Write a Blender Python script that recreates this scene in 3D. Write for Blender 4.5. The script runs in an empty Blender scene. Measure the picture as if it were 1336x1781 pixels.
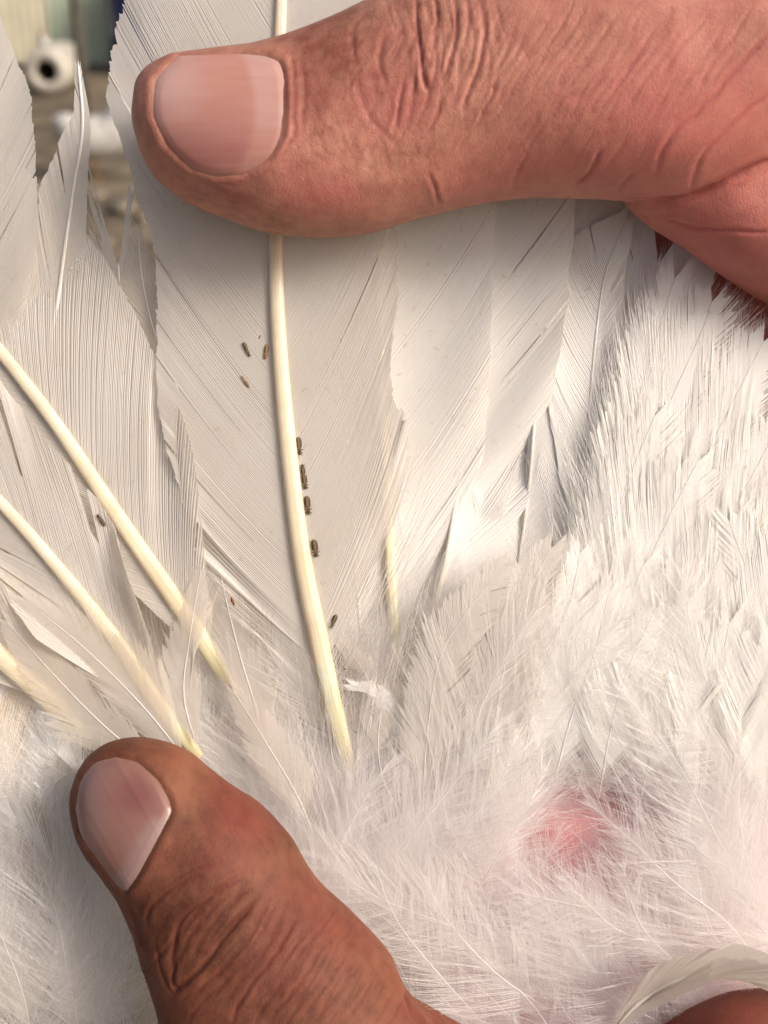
import bpy, math, random
import numpy as np
from mathutils import Matrix, Vector
from mathutils.bvhtree import BVHTree

# ------------------------------------------------------------------ camera, sky, sun, exposure (1 unit = 1 cm)
SC = bpy.context.scene
COL = SC.collection
W, H, S, D = 1336, 1781, 0.0075, 17.0      # photograph size, cm per photo pixel at the wing, distance to the wing
PITCH = math.radians(25)
Rv = Vector((1, 0, 0)); Uv = Vector((0, math.sin(PITCH), math.cos(PITCH))); Fv = Vector((0, math.cos(PITCH), -math.sin(PITCH)))
Bv = -Fv
CAM = Vector((0, 0, 125))
ORG = CAM + Fv * D
M = Matrix(((Rv.x, Uv.x, Bv.x, ORG.x), (Rv.y, Uv.y, Bv.y, ORG.y), (Rv.z, Uv.z, Bv.z, ORG.z), (0, 0, 0, 1)))
cd = bpy.data.cameras.new('camera'); co = bpy.data.objects.new('camera', cd); COL.objects.link(co)
cd.sensor_fit = 'VERTICAL'; cd.sensor_height = 24
cd.lens = 12 / (H / 2 * S / D)
cd.clip_start = 0.5; cd.clip_end = 60000
cd.dof.use_dof = True; cd.dof.focus_distance = D - 0.1
cd.dof.aperture_fstop = (cd.lens * 1e-3) / (2 * 0.078)
co.location = CAM; co.rotation_euler = (math.radians(90) - PITCH, 0, 0)
SC.camera = co

SUN_EL, SUN_AZ = math.radians(36), math.radians(122)   # azimuth clockwise from +Y: behind the camera, to the right
w = bpy.data.worlds.new("World"); SC.world = w; w.use_nodes = True
nt = w.node_tree; nt.nodes.clear()
sk = nt.nodes.new('ShaderNodeTexSky'); sk.sky_type = 'NISHITA'; sk.sun_disc = False
sk.sun_elevation = SUN_EL; sk.sun_rotation = SUN_AZ; sk.air_density = 0.7; sk.dust_density = 7; sk.ozone_density = 0.2
bg = nt.nodes.new('ShaderNodeBackground'); bg.inputs[1].default_value = 0.11
wo = nt.nodes.new('ShaderNodeOutputWorld')
nt.links.new(sk.outputs[0], bg.inputs[0]); nt.links.new(bg.outputs[0], wo.inputs[0])
sl = bpy.data.lights.new('sun', 'SUN'); sl.energy = 2.15; sl.angle = math.radians(22); sl.color = (1, .925, .855)
so = bpy.data.objects.new('sun', sl); COL.objects.link(so)
sd = Vector((math.sin(SUN_AZ) * math.cos(SUN_EL), math.cos(SUN_AZ) * math.cos(SUN_EL), math.sin(SUN_EL)))
so.rotation_euler = sd.to_track_quat('Z', 'Y').to_euler(); so.location = (0, 0, 300)
SC.view_settings.view_transform = 'Standard'; SC.view_settings.look = 'None'
SC.view_settings.exposure = 0.30; SC.view_settings.gamma = 1
SC.cycles.use_denoising = True
SC.cycles.max_bounces = 10; SC.cycles.diffuse_bounces = 4; SC.cycles.transmission_bounces = 6; SC.cycles.transparent_max_bounces = 24
SC.cycles.sample_clamp_indirect = 6

rng = np.random.default_rng(7)
random.seed(7)

# ------------------------------------------------------------------ helpers
def U(px, py, z=0.0):
    """photo pixel at height z above the wing plane -> local cm"""
    f = S * (D - z) / D
    return np.array([(px - W / 2) * f, -(py - H / 2) * f, z])

def PX(v):
    """local cm -> photo pixel"""
    f = S * (D - v[:, 2]) / D
    return np.stack([v[:, 0] / f + W / 2, -v[:, 1] / f + H / 2], 1)

def catmull(P, n, closed=False):
    P = np.asarray(P, float)
    k = len(P)
    if k == 2:
        t = np.linspace(0, 1, n)[:, None]
        return P[0] * (1 - t) + P[1] * t
    E = np.vstack([2 * P[0] - P[1], P, 2 * P[-1] - P[-2]])
    t = np.linspace(0, k - 1 - 1e-9, n); i = t.astype(int); f = (t - i)[:, None]
    a, b, c, d = E[i], E[i + 1], E[i + 2], E[i + 3]
    return 0.5 * ((2 * b) + (c - a) * f + (2 * a - 5 * b + 4 * c - d) * f * f + (3 * b - a - 3 * c + d) * f ** 3)

def resample(P, n):
    Q = catmull(P, max(200, n * 2))
    L = np.r_[0, np.cumsum(np.linalg.norm(np.diff(Q, axis=0), axis=1))]
    t = np.linspace(0, L[-1], n)
    return np.stack([np.interp(t, L, Q[:, k]) for k in range(Q.shape[1])], 1), L[-1]

def prof(p, t):
    a = np.asarray(p, float)
    return np.interp(t, a[:, 0], a[:, 1])

_lat = np.random.default_rng(3).random((64, 64, 64)).astype(np.float32)
def vnoise(p):
    i = np.floor(p).astype(int); f = p - i; f = f * f * (3 - 2 * f)
    r = 0
    for dx in (0, 1):
        for dy in (0, 1):
            for dz in (0, 1):
                wgt = np.where(dx, f[:, 0], 1 - f[:, 0]) * np.where(dy, f[:, 1], 1 - f[:, 1]) * np.where(dz, f[:, 2], 1 - f[:, 2])
                r = r + wgt * _lat[(i[:, 0] + dx) & 63, (i[:, 1] + dy) & 63, (i[:, 2] + dz) & 63]
    return r * 2 - 1

def mesh_from(name, V, F, mat, smooth=True):
    me = bpy.data.meshes.new(name)
    V = np.asarray(V, np.float32); F = np.asarray(F, np.int32)
    me.vertices.add(len(V)); me.vertices.foreach_set('co', V.ravel())
    k = F.shape[1]
    me.loops.add(F.size); me.loops.foreach_set('vertex_index', F.ravel())
    me.polygons.add(len(F)); me.polygons.foreach_set('loop_start', np.arange(0, F.size, k, dtype=np.int32))
    me.update(calc_edges=True)
    if smooth: me.polygons.foreach_set('use_smooth', np.ones(len(F), bool))
    me.materials.append(mat)
    return me

def link(name, me, parent=None, mw=None, **props):
    o = bpy.data.objects.new(name, me); COL.objects.link(o)
    if parent is not None: o.parent = parent
    if mw is not None: o.matrix_basis = mw
    for k, v in props.items(): o[k] = v
    return o

def centred(name, V, F, mat, base, **props):
    """top-level object standing at a local base point, its vertices given in wing coordinates"""
    b = np.asarray(base, float)
    return link(name, mesh_from(name, np.asarray(V) - b, F, mat), None, M @ Matrix.Translation(Vector(b)), **props)

# ------------------------------------------------------------------ materials
def new_mat(name):
    m = bpy.data.materials.new(name); m.use_nodes = True
    n = m.node_tree; n.nodes.clear()
    return m, n, n.nodes.new('ShaderNodeOutputMaterial')

def N(n, typ, **kw):
    x = n.nodes.new(typ)
    for k, v in kw.items():
        if k.startswith('i_'): x.inputs[k[2:].replace('_', ' ')].default_value = v
        else: setattr(x, k, v)
    return x

def ramp(n, src, stops):
    r = n.nodes.new('ShaderNodeValToRGB'); e = r.color_ramp.elements
    e[0].position, e[0].color = stops[0][0], (*stops[0][1], 1)
    e[1].position, e[1].color = stops[-1][0], (*stops[-1][1], 1)
    for p, c in stops[1:-1]:
        q = e.new(p); q.color = (*c, 1)
    n.links.new(src, r.inputs[0]); return r

def vane_mat(name, c1, c2, transl, transp, gloss=0.05, tcol=(.86, .8, .7)):
    m, n, out = new_mat(name)
    tc = N(n, 'ShaderNodeTexCoord')
    no = N(n, 'ShaderNodeTexNoise'); no.inputs['Scale'].default_value = 0.9; no.inputs['Detail'].default_value = 4
    n.links.new(tc.outputs['Object'], no.inputs['Vector'])
    r = ramp(n, no.outputs[0], [(.35, c1), (.65, c2)])
    # fine grime flecks
    n2 = N(n, 'ShaderNodeTexNoise'); n2.inputs['Scale'].default_value = 9; n2.inputs['Detail'].default_value = 5
    n.links.new(tc.outputs['Object'], n2.inputs['Vector'])
    r2 = ramp(n, n2.outputs[0], [(.64, (1, 1, 1)), (.74, (.78, .71, .63))])
    mx = N(n, 'ShaderNodeMix', data_type='RGBA', blend_type='MULTIPLY'); mx.inputs[0].default_value = 1
    n.links.new(r.outputs[0], mx.inputs[6]); n.links.new(r2.outputs[0], mx.inputs[7])
    d = N(n, 'ShaderNodeBsdfDiffuse'); n.links.new(mx.outputs[2], d.inputs[0])
    t = N(n, 'ShaderNodeBsdfTranslucent'); t.inputs[0].default_value = (*tcol, 1)
    m1 = N(n, 'ShaderNodeMixShader'); m1.inputs[0].default_value = transl
    n.links.new(d.outputs[0], m1.inputs[1]); n.links.new(t.outputs[0], m1.inputs[2])
    g = N(n, 'ShaderNodeBsdfGlossy'); g.inputs['Roughness'].default_value = .38; g.inputs[0].default_value = (.95, .95, .95, 1)
    m2 = N(n, 'ShaderNodeMixShader'); m2.inputs[0].default_value = gloss
    n.links.new(m1.outputs[0], m2.inputs[1]); n.links.new(g.outputs[0], m2.inputs[2])
    tr = N(n, 'ShaderNodeBsdfTransparent')
    m3 = N(n, 'ShaderNodeMixShader'); m3.inputs[0].default_value = transp
    n.links.new(m2.outputs[0], m3.inputs[1]); n.links.new(tr.outputs[0], m3.inputs[2])
    n.links.new(m3.outputs[0], out.inputs[0])
    return m

VANE = vane_mat('vane_white', (.74, .71, .675), (.80, .78, .755), .50, .17, .08)  # sheerer than the bright vanes; dimmer light at left put into its colour
VANE_SHEER = vane_mat('vane_sheer', (.74, .69, .64), (.80, .765, .73), .45, .50, .03)
VANE_BRIGHT = vane_mat('vane_bright', (.90, .885, .86), (.94, .935, .92), .36, .0, .10, (.92, .88, .8))
VANE_WARMLIT = vane_mat('vane_warm_lit', (.86, .76, .62), (.90, .82, .70), .35, .0, .05, (.95, .82, .62))  # warm glow at the lower left put into the vane colour
DOWN = vane_mat('down_white', (.90, .88, .87), (.94, .93, .93), .45, .22, .03, (.92, .88, .84))

def shaft_mat(name='shaft_ivory', pale=False):
    m, n, out = new_mat(name)
    tc = N(n, 'ShaderNodeTexCoord')
    uv = N(n, 'ShaderNodeAttribute', attribute_name='along')
    b = N(n, 'ShaderNodeBsdfPrincipled')
    r = ramp(n, uv.outputs['Fac'], [(0, (.62, .52, .34)), (.05, (.74, .72, .50)), (.122, (.70, .72, .56)), (.130, (.82, .74, .55)), (.5, (.84, .77, .62)), (1, (.84, .79, .68))])
    if pale: r = ramp(n, uv.outputs['Fac'], [(0, (.80, .76, .66)), (.2, (.86, .84, .80)), (1, (.88, .87, .84))])
    no = N(n, 'ShaderNodeTexNoise'); no.inputs['Scale'].default_value = 3; no.inputs['Detail'].default_value = 5
    n.links.new(tc.outputs['Object'], no.inputs['Vector'])
    r2 = ramp(n, no.outputs[0], [(.3, (.86, .82, .76)), (.7, (1, 1, 1))])
    mx = N(n, 'ShaderNodeMix', data_type='RGBA', blend_type='MULTIPLY'); mx.inputs[0].default_value = .8
    n.links.new(r.outputs[0], mx.inputs[6]); n.links.new(r2.outputs[0], mx.inputs[7])
    ac = N(n, 'ShaderNodeAttribute', attribute_name='across')
    cm = N(n, 'ShaderNodeCombineXYZ'); n.links.new(ac.outputs['Fac'], cm.inputs[0]); n.links.new(uv.outputs['Fac'], cm.inputs[1])
    sn = N(n, 'ShaderNodeMapping'); sn.inputs['Scale'].default_value = (16, 3, 1); n.links.new(cm.outputs[0], sn.inputs[0])
    st = N(n, 'ShaderNodeTexNoise'); st.inputs['Scale'].default_value = 1; st.inputs['Detail'].default_value = 3; n.links.new(sn.outputs[0], st.inputs['Vector'])
    r3 = ramp(n, st.outputs[0], [(.35, (.91, .85, .74)), (.6, (1, 1, 1))])
    m4 = N(n, 'ShaderNodeMix', data_type='RGBA', blend_type='MULTIPLY'); m4.inputs[0].default_value = .9
    n.links.new(mx.outputs[2], m4.inputs[6]); n.links.new(r3.outputs[0], m4.inputs[7])
    n.links.new(m4.outputs[2], b.inputs['Base Color'])
    bp = N(n, 'ShaderNodeBump'); bp.inputs['Strength'].default_value = .4; bp.inputs['Distance'].default_value = .01
    n.links.new(st.outputs[0], bp.inputs['Height']); n.links.new(bp.outputs[0], b.inputs['Normal'])
    b.inputs['Roughness'].default_value = .34
    b.inputs['Subsurface Weight'].default_value = .5; b.inputs['Subsurface Radius'].default_value = (.12, .09, .05); b.inputs['Subsurface Scale'].default_value = 1
    n.links.new(b.outputs[0], out.inputs[0]); return m
SHAFT = shaft_mat(); SHAFT_PALE = shaft_mat('shaft_pale', True)

def skin_mat(name, dark, light, red, bump=1.0, spec=.32, r0=.40, r1=.66):
    """dark/light tan driven by the 'tone' attribute, blood red by 'blood', shade painted into wrinkle floors through both"""
    m, n, out = new_mat(name)
    tc = N(n, 'ShaderNodeTexCoord')
    tone = N(n, 'ShaderNodeAttribute', attribute_name='tone'); bl = N(n, 'ShaderNodeAttribute', attribute_name='blood')
    no = N(n, 'ShaderNodeTexNoise'); no.inputs['Scale'].default_value = 5; no.inputs['Detail'].default_value = 6; no.inputs['Roughness'].default_value = .65
    n.links.new(tc.outputs['Object'], no.inputs['Vector'])
    ad = N(n, 'ShaderNodeMath', operation='MULTIPLY_ADD'); ad.inputs[1].default_value = .9; n.links.new(no.outputs[0], ad.inputs[0])
    n.links.new(tone.outputs['Fac'], ad.inputs[2])
    r = ramp(n, ad.outputs[0], [(.40, dark), (1.15 if False else 1.0, light)])
    mx = N(n, 'ShaderNodeMix', data_type='RGBA'); n.links.new(bl.outputs['Fac'], mx.inputs[0])
    n.links.new(r.outputs[0], mx.inputs[6]); mx.inputs[7].default_value = (*red, 1)
    # pale cells of the skin's own fine grid
    vo = N(n, 'ShaderNodeTexVoronoi', feature='DISTANCE_TO_EDGE'); vo.inputs['Scale'].default_value = 15; vo.inputs['Randomness'].default_value = 1
    wn = N(n, 'ShaderNodeTexNoise'); wn.inputs['Scale'].default_value = 6; n.links.new(tc.outputs['Object'], wn.inputs['Vector'])
    va = N(n, 'ShaderNodeVectorMath', operation='MULTIPLY_ADD'); va.inputs[1].default_value = (.12, .12, .12)
    n.links.new(wn.outputs['Color'], va.inputs[0]); 
    mp = N(n, 'ShaderNodeMapping'); mp.inputs['Rotation'].default_value = (0, 0, math.radians(-28)); mp.inputs['Scale'].default_value = (1.5, .8, 1)
    n.links.new(tc.outputs['Object'], va.inputs[2]); n.links.new(va.outputs[0], mp.inputs[0]); n.links.new(mp.outputs[0], vo.inputs['Vector'])
    rv = ramp(n, vo.outputs['Distance'], [(0, (0, 0, 0)), (.12, (1, 1, 1))])
    mu = N(n, 'ShaderNodeMix', data_type='RGBA', blend_type='MULTIPLY'); mu.inputs[0].default_value = .08
    n.links.new(mx.outputs[2], mu.inputs[6]); n.links.new(rv.outputs[0], mu.inputs[7])
    b = N(n, 'ShaderNodeBsdfPrincipled'); n.links.new(mu.outputs[2], b.inputs['Base Color'])
    b.inputs['Subsurface Weight'].default_value = .55; b.inputs['Subsurface Radius'].default_value = (.30, .11, .06); b.inputs['Subsurface Scale'].default_value = .5
    b.inputs['Specular IOR Level'].default_value = spec
    rr = N(n, 'ShaderNodeTexNoise'); rr.inputs['Scale'].default_value = 20; rr.inputs['Detail'].default_value = 3; n.links.new(tc.outputs['Object'], rr.inputs['Vector'])
    mr = N(n, 'ShaderNodeMapRange'); mr.inputs[3].default_value = r0; mr.inputs[4].default_value = r1; n.links.new(rr.outputs[0], mr.inputs[0])
    n.links.new(mr.outputs[0], b.inputs['Roughness'])
    fn = N(n, 'ShaderNodeTexNoise'); fn.inputs['Scale'].default_value = 42; fn.inputs['Detail'].default_value = 3; n.links.new(mp.outputs[0], fn.inputs['Vector'])
    mm = N(n, 'ShaderNodeMath', operation='MULTIPLY_ADD'); mm.inputs[1].default_value = .35; n.links.new(fn.outputs[0], mm.inputs[0])
    n.links.new(rv.outputs[0], mm.inputs[2])
    bp = N(n, 'ShaderNodeBump'); bp.inputs['Strength'].default_value = .34 * bump; bp.inputs['Distance'].default_value = .008
    n.links.new(mm.outputs[0], bp.inputs['Height']); n.links.new(bp.outputs[0], b.inputs['Normal'])
    n.links.new(b.outputs[0], out.inputs[0]); return m
SKIN = skin_mat('skin_tan', (.20, .068, .040), (.54, .275, .19), (.52, .155, .14))
SKIN_SHADED = skin_mat('skin_tan_shaded', (.082, .027, .014), (.235, .095, .053), (.24, .056, .040), 1.0, .22, .5, .72)  # tan skin with the lower hand's shade put into the colour
BIRDSKIN = skin_mat('bird_skin', (.44, .30, .31), (.56, .42, .44), (.56, .17, .16), .6)

def nail_mat(name='nail', dk=1.0):
    m, n, out = new_mat(name)
    tc = N(n, 'ShaderNodeTexCoord')
    tone = N(n, 'ShaderNodeAttribute', attribute_name='tone')
    r = ramp(n, tone.outputs['Fac'], [(p_, tuple(c_ * dk for c_ in q_)) for p_, q_ in [(0, (.36, .13, .12)), (.45, (.50, .25, .20)), (.7, (.55, .33, .29)), (1, (.60, .42, .39))]])
    b = N(n, 'ShaderNodeBsdfPrincipled'); n.links.new(r.outputs[0], b.inputs['Base Color'])
    b.inputs['Roughness'].default_value = .30; b.inputs['Subsurface Weight'].default_value = .35
    b.inputs['Subsurface Radius'].default_value = (.2, .09, .06); b.inputs['Subsurface Scale'].default_value = .5
    b.inputs['Coat Weight'].default_value = .15; b.inputs['Coat Roughness'].default_value = .25
    rg = N(n, 'ShaderNodeAttribute', attribute_name='ridge')
    bp = N(n, 'ShaderNodeBump'); bp.inputs['Strength'].default_value = .3; bp.inputs['Distance'].default_value = .010
    n.links.new(rg.outputs['Fac'], bp.inputs['Height']); n.links.new(bp.outputs[0], b.inputs['Normal'])
    n.links.new(b.outputs[0], out.inputs[0]); return m
NAIL = nail_mat(); NAIL_SHADED = nail_mat('nail_shaded', .52)  # second nail is a copy with the lower thumb's shade painted in

def plain(name, col, rough=.6, var=.25, scale=4, col2=None):
    m, n, out = new_mat(name)
    tc = N(n, 'ShaderNodeTexCoord'); no = N(n, 'ShaderNodeTexNoise'); no.inputs['Scale'].default_value = scale; no.inputs['Detail'].default_value = 6
    n.links.new(tc.outputs['Object'], no.inputs['Vector'])
    c2 = col2 or tuple(min(1, c * (1 + var)) for c in col)
    r = ramp(n, no.outputs[0], [(.35, tuple(c * (1 - var) for c in col)), (.65, c2)])
    b = N(n, 'ShaderNodeBsdfPrincipled'); n.links.new(r.outputs[0], b.inputs['Base Color']); b.inputs['Roughness'].default_value = rough
    n.links.new(b.outputs[0], out.inputs[0]); return m

# ------------------------------------------------------------------ feather generator
def ribbons(P, hw, up, ridge):
    """P (B,S,3) centre lines, hw (B,S) half widths -> roof-section strips"""
    B, Sg, _ = P.shape
    T = np.gradient(P, axis=1); T /= np.linalg.norm(T, axis=2, keepdims=True) + 1e-9
    side = np.cross(T, up); side /= np.linalg.norm(side, axis=2, keepdims=True) + 1e-9
    nr = np.cross(side, T)
    L = P - side * hw[..., None] ; R = P + side * hw[..., None]; C = P + nr * (ridge * hw)[..., None]
    V = np.stack([L, C, R], 2).reshape(-1, 3)
    b = np.arange(B)[:, None] * Sg * 3; s = np.arange(Sg - 1)[None, :] * 3
    a = (b + s).ravel()
    F = np.concatenate([np.stack([a, a + 1, a + 4, a + 3], 1), np.stack([a + 1, a + 2, a + 5, a + 4], 1)])
    return V, F

def tube(P, rad, nseg=8, flat=1.0, groove=0.0, up=np.array([0, 0, 1.0])):
    n = len(P); T = np.gradient(P, axis=0); T /= np.linalg.norm(T, axis=1, keepdims=True) + 1e-9
    side = np.cross(T, up); side /= np.linalg.norm(side, axis=1, keepdims=True) + 1e-9
    nr = np.cross(side, T)
    th = np.linspace(0, 2 * math.pi, nseg, endpoint=False)
    c, s = np.cos(th), np.sin(th)
    g = 1 - groove * np.exp(-((th - math.pi / 2) / .35) ** 2)
    V = P[:, None, :] + side[:, None, :] * (c * g)[None, :, None] * rad[:, None, None] + nr[:, None, :] * (s * g * flat)[None, :, None] * rad[:, None, None]
    V = V.reshape(-1, 3)
    i = np.arange(n - 1)[:, None] * nseg; j = np.arange(nseg)[None, :]; k = (j + 1) % nseg
    F = np.stack([(i + j).ravel(), (i + k).ravel(), (i + nseg + k).ravel(), (i + nseg + j).ravel()], 1)
    return V, F

def feather_arrays(P, wl, wr, ang=(38, 30), spacing=.036, fill=.72, start=.08, loose=.15, seed=0, camber=.05, segs=9,
                   split=.25, curve=.35, hair=None, jitter=.005, down=0.0, wave=.03, ends=.97, minang=8, tipjit=0.0, fringe=0.0, relief=.55, web=.97, tipfold=.5, side_camber=None):
    """P rachis (k,3) base->tip in cm; wl/wr half widths (cm) as [(t,w)...]"""
    r = np.random.default_rng(seed)
    nR = 240
    Q, Lr = resample(P, nR)
    T = np.gradient(Q, axis=0); T /= np.linalg.norm(T, axis=1, keepdims=True)
    Vs, Fs, off = [], [], 0
    tt = np.linspace(0, 1, nR)
    for sgn, wp in ((-1, wl), (1, wr)):
        nb = max(6, int(Lr * (ends - start) / spacing))
        t = np.linspace(start, ends, nb) + r.normal(0, .15, nb) * (ends - start) / nb
        t = np.clip(t, 0, 1)
        p0 = np.stack([np.interp(t, tt, Q[:, k]) for k in range(3)], 1)
        tg = np.stack([np.interp(t, tt, T[:, k]) for k in range(3)], 1); tg /= np.linalg.norm(tg, axis=1, keepdims=True)
        up = np.array([0, 0, 1.0])
        sd = np.cross(tg, up) * sgn; sd /= np.linalg.norm(sd, axis=1, keepdims=True)
        a = np.radians(np.interp(t, [0, 1], ang)); a = a * (1 - np.clip((t - .85) / .15, 0, 1) * tipfold)
        wpa = np.asarray(wp, float).T; wd = np.interp(t, *wpa)
        for _ in range(12):      # the width asked for at t is the width of the outline there, where the barbs of lower roots end
            wd = .5 * wd + .5 * np.interp(np.clip(t + wd / np.tan(np.maximum(a, .15) * (1 - curve * .5)) / Lr, 0, wpa[0].max()), *wpa)
        wd = np.convolve(np.pad(wd, 4, mode='edge'), np.ones(9) / 9, 'valid')
        # clumping groups
        g = np.zeros(nb); i = 0; cuts = np.zeros(nb, bool)
        while i < nb:
            k = int(r.integers(8, 46)); k = min(k, nb - i)
            str_ = (r.random() ** 2) * split
            c = (t[i:i + k].mean() - t[i:i + k]) * Lr
            g[i:i + k] = c * str_
            i += k
            if i < nb and str_ > .004: cuts[i - 1] = True
        dn = np.clip((down - t) / .12 + .5, 0, 1) if down > 0 else np.zeros(nb)
        s = np.linspace(0, 1, segs)
        am = np.maximum(a, math.radians(minang))
        ln = wd / np.sin(am * (1 - curve * .45)) * (1 + r.normal(0, jitter + .1 * dn, nb))
        ln = np.clip(ln, .02, 6)
        sm = lambda w_: np.convolve(r.normal(0, 1, nb + 4 * w_), np.hanning(2 * w_ + 3)[1:-1] / math.sqrt((np.hanning(2 * w_ + 3) ** 2).sum()), 'same')[2 * w_:2 * w_ + nb]
        ja = r.normal(0, .002 + .035 * loose ** 2, nb) + sm(5) * .09 * loose + sm(4) * .10 * dn + r.normal(0, .028, nb) * dn
        ac = am[:, None] * (1 - curve * s[None, :]) + ja[:, None] * (.3 + .7 * s[None, :]) + am[:, None] * .25 * dn[:, None]
        # waviness along loose barbs
        ph = sm(8) * 2.0; fr = 4 + sm(10)
        ac = ac + (loose * .12 + .20 * dn)[:, None] * np.sin(ph[:, None] + fr[:, None] * s[None, :]) * s[None, :]
        if tipjit: ac = ac + (r.normal(0, tipjit, nb) * .95 + sm(2) * tipjit * .25)[:, None] * np.clip((s[None, :] - web) / (1.001 - web), 0, 1)
        ds = (ln / (segs - 1))[:, None]
        dx = np.cos(ac) * ds; dy = np.sin(ac) * ds
        X = np.cumsum(np.c_[np.zeros(nb), dx[:, :-1]], 1); Y = np.cumsum(np.c_[np.zeros(nb), dy[:, :-1]], 1)
        X = X + g[:, None] * s[None, :] ** 1.3
        wf = Y / (wpa[1].max() + 1e-6)
        wv = wave * (np.sin(t * 9 + seed)[:, None] * wf + .6 * np.sin(t[:, None] * 23 + wf * 5 + seed * 2) * wf)
        Z = -(camber if sgn > 0 or side_camber is None else side_camber) * wf ** 2 + wv + (sm(2) * (.03 * loose + .07 * dn))[:, None] * s[None, :] ** 1.5
        Pn = p0[:, None, :] + tg[:, None, :] * X[..., None] + sd[:, None, :] * Y[..., None] + up * Z[..., None]
        if hair is None:
            base = .5 * spacing * np.sin(np.maximum(ac, .12)) * fill * 1.12
            hwid = base * (1 - .75 * dn[:, None]) * np.where(s > .9, .6, 1.0)[None, :] * (1 - .62 * fringe * np.clip((s - (web - .10)) / .14, 0, 1))[None, :]
        else:
            hwid = hair * (1 - .7 * s[None, :]) * np.ones((nb, 1))
        hwid = np.maximum(hwid, .0015)
        V, F = ribbons(Pn, hwid, up, relief)
        Vs.append(V); Fs.append(F + off); off += len(V)
        if hair is None and web > 0:      # the zipped web of barbules between the barbs
            kw_ = max(2, int(round((segs - 1) * web)) + 1)
            Wb = Pn[:, :kw_] - up * .25 * spacing
            Wb = np.concatenate([Wb, Wb[:, -1:] * 1.0], 1)
            m_ = kw_ + 1
            jj, ii = np.meshgrid(np.arange(kw_ - 1), np.arange(nb - 1))
            gap = np.linalg.norm(Pn[1:, kw_ - 1] - Pn[:-1, kw_ - 1], axis=1) > 5 * spacing
            openfrom = np.where(cuts[:-1], int(kw_ * .35), kw_); openfrom = np.where(gap, int(kw_ * .6), openfrom); openfrom = np.where(dn[:-1] > .35, 0, openfrom)
            keep = jj < openfrom[:, None]
            a_ = (ii * m_ + jj)[keep]
            Fs.append(np.stack([a_, a_ + 1, a_ + m_ + 1, a_ + m_], 1) + off); Vs.append(Wb.reshape(-1, 3)); off += nb * m_
    return np.vstack(Vs), np.vstack(Fs), Q

def shaft_arrays(Q, r0, r1, groove=.22, nseg=14, flat=.75, calamus=.0):
    n = len(Q); t = np.linspace(0, 1, n)
    rad = r0 + (r1 - r0) * t ** .8
    rad = rad * np.clip(.52 + (t / .12) ** .8 * .48, 0, 1) if r0 > .03 else rad * np.clip(.15 + t / .22, 0, 1)
    rad[0] = r0 * .12
    rad = rad * np.clip((1 - t) / .02 + .15, 0, 1)
    g = groove
    V, F = tube(Q + np.array([0, 0, r0 * .25]), rad, nseg, flat, g)
    return V, F, np.repeat(t, nseg)

def shaft_mesh(Q, r0, r1, **k):
    V, F, t = shaft_arrays(Q, r0, r1, **k)
    me = mesh_from('shaft', V, F, SHAFT if r0 > .05 else SHAFT_PALE)
    at = me.attributes.new('along', 'FLOAT', 'POINT'); at.data.foreach_set('value', t.astype(np.float32))
    ns = k.get('nseg', 14); c = .5 + .5 * np.cos(np.linspace(0, 2 * math.pi, ns, endpoint=False))
    at = me.attributes.new('across', 'FLOAT', 'POINT'); at.data.foreach_set('value', np.tile(c, len(Q)).astype(np.float32))
    return me

# ------------------------------------------------------------------ the bird's body (skin of the wing), root of all feathers
def ring_tube(stations, n=70, k=40, ex=2.3):
    """stations: ((lx,ly),(rx,ry), zc, hd) in photo pixels / cm -> closed lofted body in local cm"""
    A = []
    for (l, r_, zc, hd) in stations:
        a = U(*l, zc); b = U(*r_, zc); A.append(np.r_[a, b, hd])
    A = np.array(A)
    Lc = np.r_[0, np.cumsum(np.linalg.norm(np.diff((A[:, :3] + A[:, 3:6]) / 2, axis=0), axis=1) + .02)]
    C = catmull(A, n * 4)
    cc = (C[:, :3] + C[:, 3:6]) / 2
    l2 = np.r_[0, np.cumsum(np.linalg.norm(np.diff(cc, axis=0), axis=1))]
    tq = np.linspace(0, 1, n) ** 1.0 * l2[-1]
    C = np.stack([np.interp(tq, l2, C[:, i]) for i in range(7)], 1)
    th = np.linspace(0, 2 * math.pi, k, endpoint=False)
    c = np.sign(np.cos(th)) * np.abs(np.cos(th)) ** (2 / ex); s = np.sign(np.sin(th)) * np.abs(np.sin(th)) ** (2 / ex)
    ce = (C[:, :3] + C[:, 3:6]) / 2; h = (C[:, 3:6] - C[:, :3]) / 2
    V = ce[:, None] + h[:, None] * c[None, :, None] + np.array([0, 0, 1.0]) * (s[None, :, None] * np.maximum(C[:, 6], .02)[:, None, None])
    V = V.reshape(-1, 3)
    F = []
    for i in range(n - 1):
        for j in range(k):
            q = (j + 1) % k
            F.append((i * k + j, i * k + q, (i + 1) * k + q, (i + 1) * k + j))
    V = np.vstack([V, ce[0], ce[-1]]); e0, e1 = len(V) - 2, len(V) - 1
    for j in range(k):
        q = (j + 1) % k
        F.append((e0, q, j, j)); F.append((e1, (n - 1) * k + j, (n - 1) * k + q, (n - 1) * k + q))
    return V, F

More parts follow.
